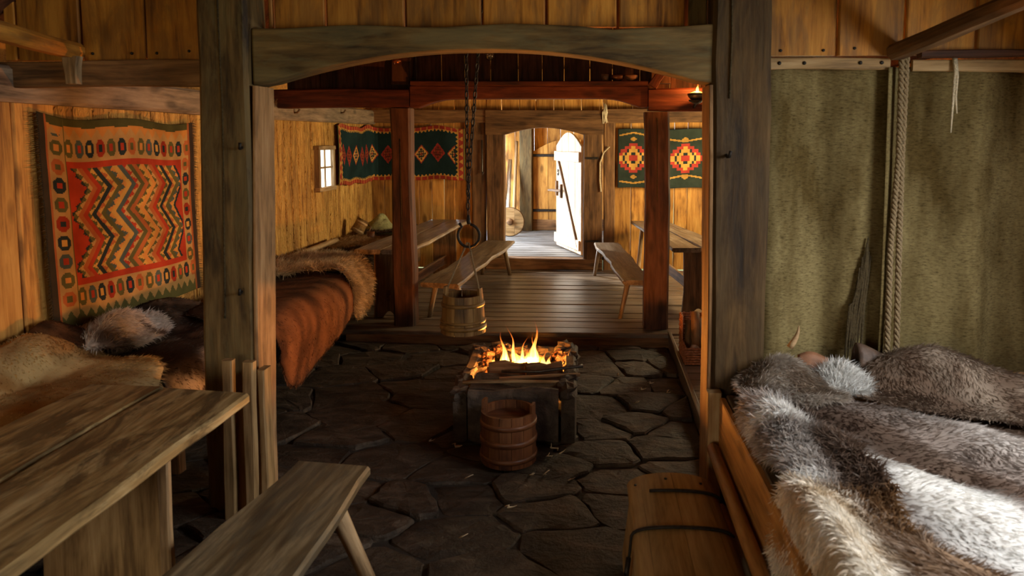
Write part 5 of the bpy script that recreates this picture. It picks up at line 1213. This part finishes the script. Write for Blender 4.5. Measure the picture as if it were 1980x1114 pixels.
twist('hanging_rope', 'right strand of the thick rope hanging down the curtain seam', [(1.645, 3.90, 2.40), (1.64, 3.90, 1.8), (1.645, 3.90, 1.3), (1.650, 3.89, .66)], .016, turns=42)
t = thing('fringed_band', 'dark frayed woven band hanging on the canvas left of the rope', 'band', (1.45, 3.93, .68))
r = random.Random(8)
for k in range(11):
    a = 1.458 + k * .0066 + r.uniform(-.004, .004); b = 1.392 + k * .0082 + r.uniform(-.006, .006); zt = 1.38 - abs(k - 7) * .035 - r.random() * .04
    tube('tassel_strand', 'fringe', [(a, 3.965, zt), (a - .012 + r.uniform(-.004, .004), 3.958, zt - .12), ((a + b) / 2 + r.uniform(-.008, .008), 3.955, 1.0), (b + .01, 3.95, .84), (b, 3.945, .66 + r.uniform(0, .14))], [.004, .007, .0075, .007, .003], t, n=5, rough=.25, seed=k)
t = thing('white_cord', 'frayed white cord hanging from the batten on the right', 'cord', (1.9, 3.9, 1.95))
tube('strand', 'cord', [(1.895, 3.92, 2.33), (1.898, 3.905, 2.25), (1.892, 3.905, 2.1), (1.888, 3.905, 1.93)], [.013, .010, .007, .003], t, n=6)
tube('strand', 'cord', [(1.90, 3.92, 2.33), (1.905, 3.90, 2.22), (1.902, 3.90, 2.12), (1.912, 3.90, 2.03)], [.010, .008, .006, .003], t, n=6)

# ================================================================== LAMP AND SMALL THINGS
lp = thing('oil_lamp', 'small burning oil lamp on a bracket on the red beam', 'lamp', (1.01, 6.96, 2.235))
lx, ly = 1.008, 6.95
link('bowl', lathe_mesh('bowl', [(.03, 2.262), (.06, 2.270), (.084, 2.300), (.088, 2.322), (.078, 2.322), (.07, 2.30)], 'brightiron', 20), lp, Matrix.Translation((lx, ly, 0)))
tlw = link('tallow', lathe_mesh('tallow', [(.082, 2.318), (.06, 2.330), (.02, 2.345), (.008, 2.347)], 'wax', 16), lp, Matrix.Translation((lx, ly, 0)))
bkt = tube('bracket', 'iron', [(lx, 7.13, 2.20), (lx, 7.02, 2.235), (lx, ly, 2.252)], .014, lp, n=6)
link('bracket_plate', lathe_mesh('bracket_plate', [(.02, 2.225), (.07, 2.25), (.078, 2.264)], 'iron', 14), bkt, Matrix.Translation((lx, ly, 0)))
link('wick', lathe_mesh('wick', [(.006, 2.34), (.005, 2.36)], 'iron', 6), tlw, Matrix.Translation((lx + .005, ly, 0)))
link('flame', flame_mesh(.085, .017, (.004, 0), 5), lp, Matrix.Translation((lx + .005, ly, 2.348)))
point('lamp_light', (lx + .005, ly - .01, 2.40), 13, (1, .36, .07), .02)
def small(name, label, cat, mat, prof, loc, n=16, rot=None, group=None):
    o = link(name, lathe_mesh(name, prof, mat, n), None, Matrix.Translation(loc) @ (rot or Matrix.Identity(4))); tag(o, label, cat, group); return o
small('clay_cup', 'small pale clay cup on the red beam ledge', 'cup', 'clay', [(.03, 0), (.036, .03), (.04, .062), (.034, .062), (.03, .01)], (.15, 7.15, 2.462))
small('clay_bowl', 'round dark clay bowl on the red beam ledge near the post', 'bowl', 'clay', [(.03, 0), (.06, .02), (.07, .05), (.062, .055), (.03, .015)], (.40, 7.15, 2.46))
small('wooden_bowl', 'dark wooden bowl on the red beam ledge between cup and bowl', 'bowl', 'bucketdark', [(.035, 0), (.065, .022), (.072, .052), (.062, .056), (.03, .015)], (.265, 7.15, 2.46))
t = thing('hanging_bulb', 'clear glass bulb hanging high under the arch', 'bulb', (-.97, 7.05, 2.66))
link('glass', lathe_mesh('glass', [(.012, .06), (.03, .045), (.046, .01), (.04, -.03), (.015, -.05)], 'bulb', 16), t, Matrix.Translation((-.965, 7.05, 2.70)))
link('socket', lathe_mesh('socket', [(.014, .06), (.02, .07), (.02, .12), (.01, .13)], 'iron', 12), t, Matrix.Translation((-.965, 7.05, 2.70)))
tube('cable', 'iron', [(-.965, 7.05, 2.82), (-.962, 7.12, 2.95), (-.96, 7.30, 3.0)], .005, t, n=5)
t = thing('copper_cup', 'small copper cup hanging on the upper left of the red post', 'cup', (-1.87, 7.06, 2.62))
link('cup_body', lathe_mesh('cup_body', [(.03, 0), (.045, .02), (.048, .06), (.042, .06), (.03, .01)], plain('copper', (.45, .16, .07), rough=.3, metal=.9), 16), t, Matrix.Translation((-1.875, 7.06, 2.62)))
tube('cup_hook', 'iron', [(-1.875, 7.14, 2.70), (-1.875, 7.09, 2.69), (-1.875, 7.06, 2.675)], .005, t, n=5)
# on the wall bench
o = pole('wooden_pole', 'stick', (XL + .14, 6.75, .685), (XL + .12, 8.62, .665), .035, .032, None, n=10, seg=6); tag(o, 'round pole lying on the furs along the left wall', 'pole')
t = thing('wooden_tankard', 'staved wooden tankard tipped on the furs below the blue rug', 'tankard', (-3.02, 9.15, .64))
mw = Matrix.Translation((-3.03, 9.22, .68)) @ Matrix.Rotation(R(28), 4, 'Y') @ Matrix.Rotation(R(-14), 4, 'X')
tb = link('body', lathe_mesh('body', [(.085, 0), (.088, .01), (.075, .19), (.067, .19), (.07, .02)], 'bucket', 14, False), t, mw)
for z in (.02, .13): link('hoop', lathe_mesh('hoop', [(.089 - z * .06, z), (.093 - z * .06, z + .015), (.088 - z * .06, z + .03)], 'stick', 18), tb, mw)
link('handle', tube_mesh('handle', [(.08, 0, .16), (.13, 0, .15), (.14, 0, .08), (.085, 0, .04)], .011, 'bucket', n=6), t, mw)
small('wooden_cup', 'small wooden cup standing at the corner of the long left table', 'cup', 'bucketdark', [(.04, 0), (.046, .03), (.05, .12), (.043, .12), (.038, .012)], (-2.77, 9.0, .605), group=None)
def heap(u, v):
    return -3.12 + .5 * u, 9.55 + .42 * v, .60 + .22 * np.sin(math.pi * u) ** .8 * np.sin(math.pi * v) ** .6 * (.5 + fbm(u * 4, v * 3, 6, 3))
o = grid_obj('olive_cloth', heap, 22, 18, None, 'moss', thick=.012, origin=(-2.9, 9.75, .6)); tag(o, 'crumpled olive cloth on the furs in the far left corner', 'cloth')
# porch
t = thing('wooden_disc', 'small wooden disc wheel leaning in the porch', 'wheel', (-1.40, 12.8, .16))
mw = axes((-1.415, 12.8, .418), (1, .15, 0), (0, .10, 1)); 
for k, (a, b) in enumerate(((-.245, -.085), (-.08, .08), (.085, .245))):
    rad = .25; pl = [(a, -math.sqrt(max(0, rad ** 2 - a * a)))] + [(a + (b - a) * i / 6, -math.sqrt(max(0, rad ** 2 - (a + (b - a) * i / 6) ** 2))) for i in range(1, 7)] + [(b + (a - b) * i / 6, math.sqrt(max(0, rad ** 2 - (b + (a - b) * i / 6) ** 2))) for i in range(7)]
    prism('disc_board', 'tableleg', pl, .04, mw, t, .003)
link('rim', tube_mesh('rim', [(.25 * math.cos(a), .25 * math.sin(a), 0) for a in np.linspace(0, 2 * math.pi, 28, endpoint=False)], .014, 'brown', n=6, closed=True), t, mw)
link('hub', lathe_mesh('hub', [(.055, -.05), (.065, 0), (.055, .06), (.02, .065)], 'brown', 16), t, mw)
for k, (x, dx, r_, mt, lb) in enumerate([(-1.52, .02, .05, 'birch', 'white birch pole leaning in the porch behind the wheel'), (-1.40, .03, .035, 'stick', 'thin peeled pole leaning on the porch wall'), (-1.62, .0, .05, 'brown', 'dark pole leaning at the left of the porch')]):
    o = pole('leaning_pole', mt, (x, 13.2, .165), (x + dx, 13.62, 1.5 + .35 * k), r_, r_ * .8, None, n=9); tag(o, lb, 'pole', 'poles leaning in the porch')
# hanging on the rear wall
t = thing('flax_bundle', 'pale bundle of flax tied on the post right of the doorway', 'bundle', (.215, 10.38, 2.1)); r = random.Random(3)
for k in range(9): tube('flax_strand', 'flax', [(.215 + r.uniform(-.02, .02), 10.40, 2.40 - r.random() * .05), (.215 + r.uniform(-.04, .04), 10.37, 2.27), (.225 + r.uniform(-.05, .05), 10.385, 2.10 + r.random() * .06)], [.008, .012, .006], t, n=5)
twist('looped_rope', 'pale rope hanging on the post right of the doorway', [(.28, 10.40, 1.78), (.20, 10.39, 1.70), (.15, 10.38, 1.55), (.15, 10.38, 1.3), (.165, 10.385, 1.14)], .012, 'cord', 22)
o = tube('iron_rod', 'brightiron', [(-1.55, 10.405, 1.88), (-1.548, 10.40, 1.5), (-1.55, 10.40, 1.42), (-1.54, 10.38, 1.38), (-1.53, 10.40, 1.42)], .011, n=6); tag(o, 'thin iron rod with a hooked end hanging left of the doorway', 'rod')
# shavings
r = random.Random(12)
for k, (x, y_) in enumerate([(-.22, 4.42), (-.24, 4.30), (-.17, 4.34), (-.33, 4.10), (-.25, 4.12), (-.70, 4.05), (-1.03, 4.55), (-.10, 4.05), (.42, 5.6), (.50, 5.75), (.36, 5.3), (.62, 5.55), (-.42, 3.72), (-.62, 3.42), (-.85, 4.48), (.25, 5.95)]):
    a = r.uniform(0, 6.28); L_ = r.uniform(.03, .06)
    pts = [(x + L_ * (i / 5 - .5) * math.cos(a) + .012 * math.sin(i * 1.6), y_ + L_ * (i / 5 - .5) * math.sin(a) + .012 * math.cos(i * 1.6), -.082 + .012 * (1 + math.sin(i * 1.3)) + (.05 * i / 5 if k < 3 else 0)) for i in range(6)]
    o = tube('wood_shaving', 'paper', pts, [.003, .007, .009, .009, .007, .002], n=4, ell=.3); tag(o, 'small curled wood shaving on the flagstones near the hearth', 'shaving', 'wood shavings on the flagstones')
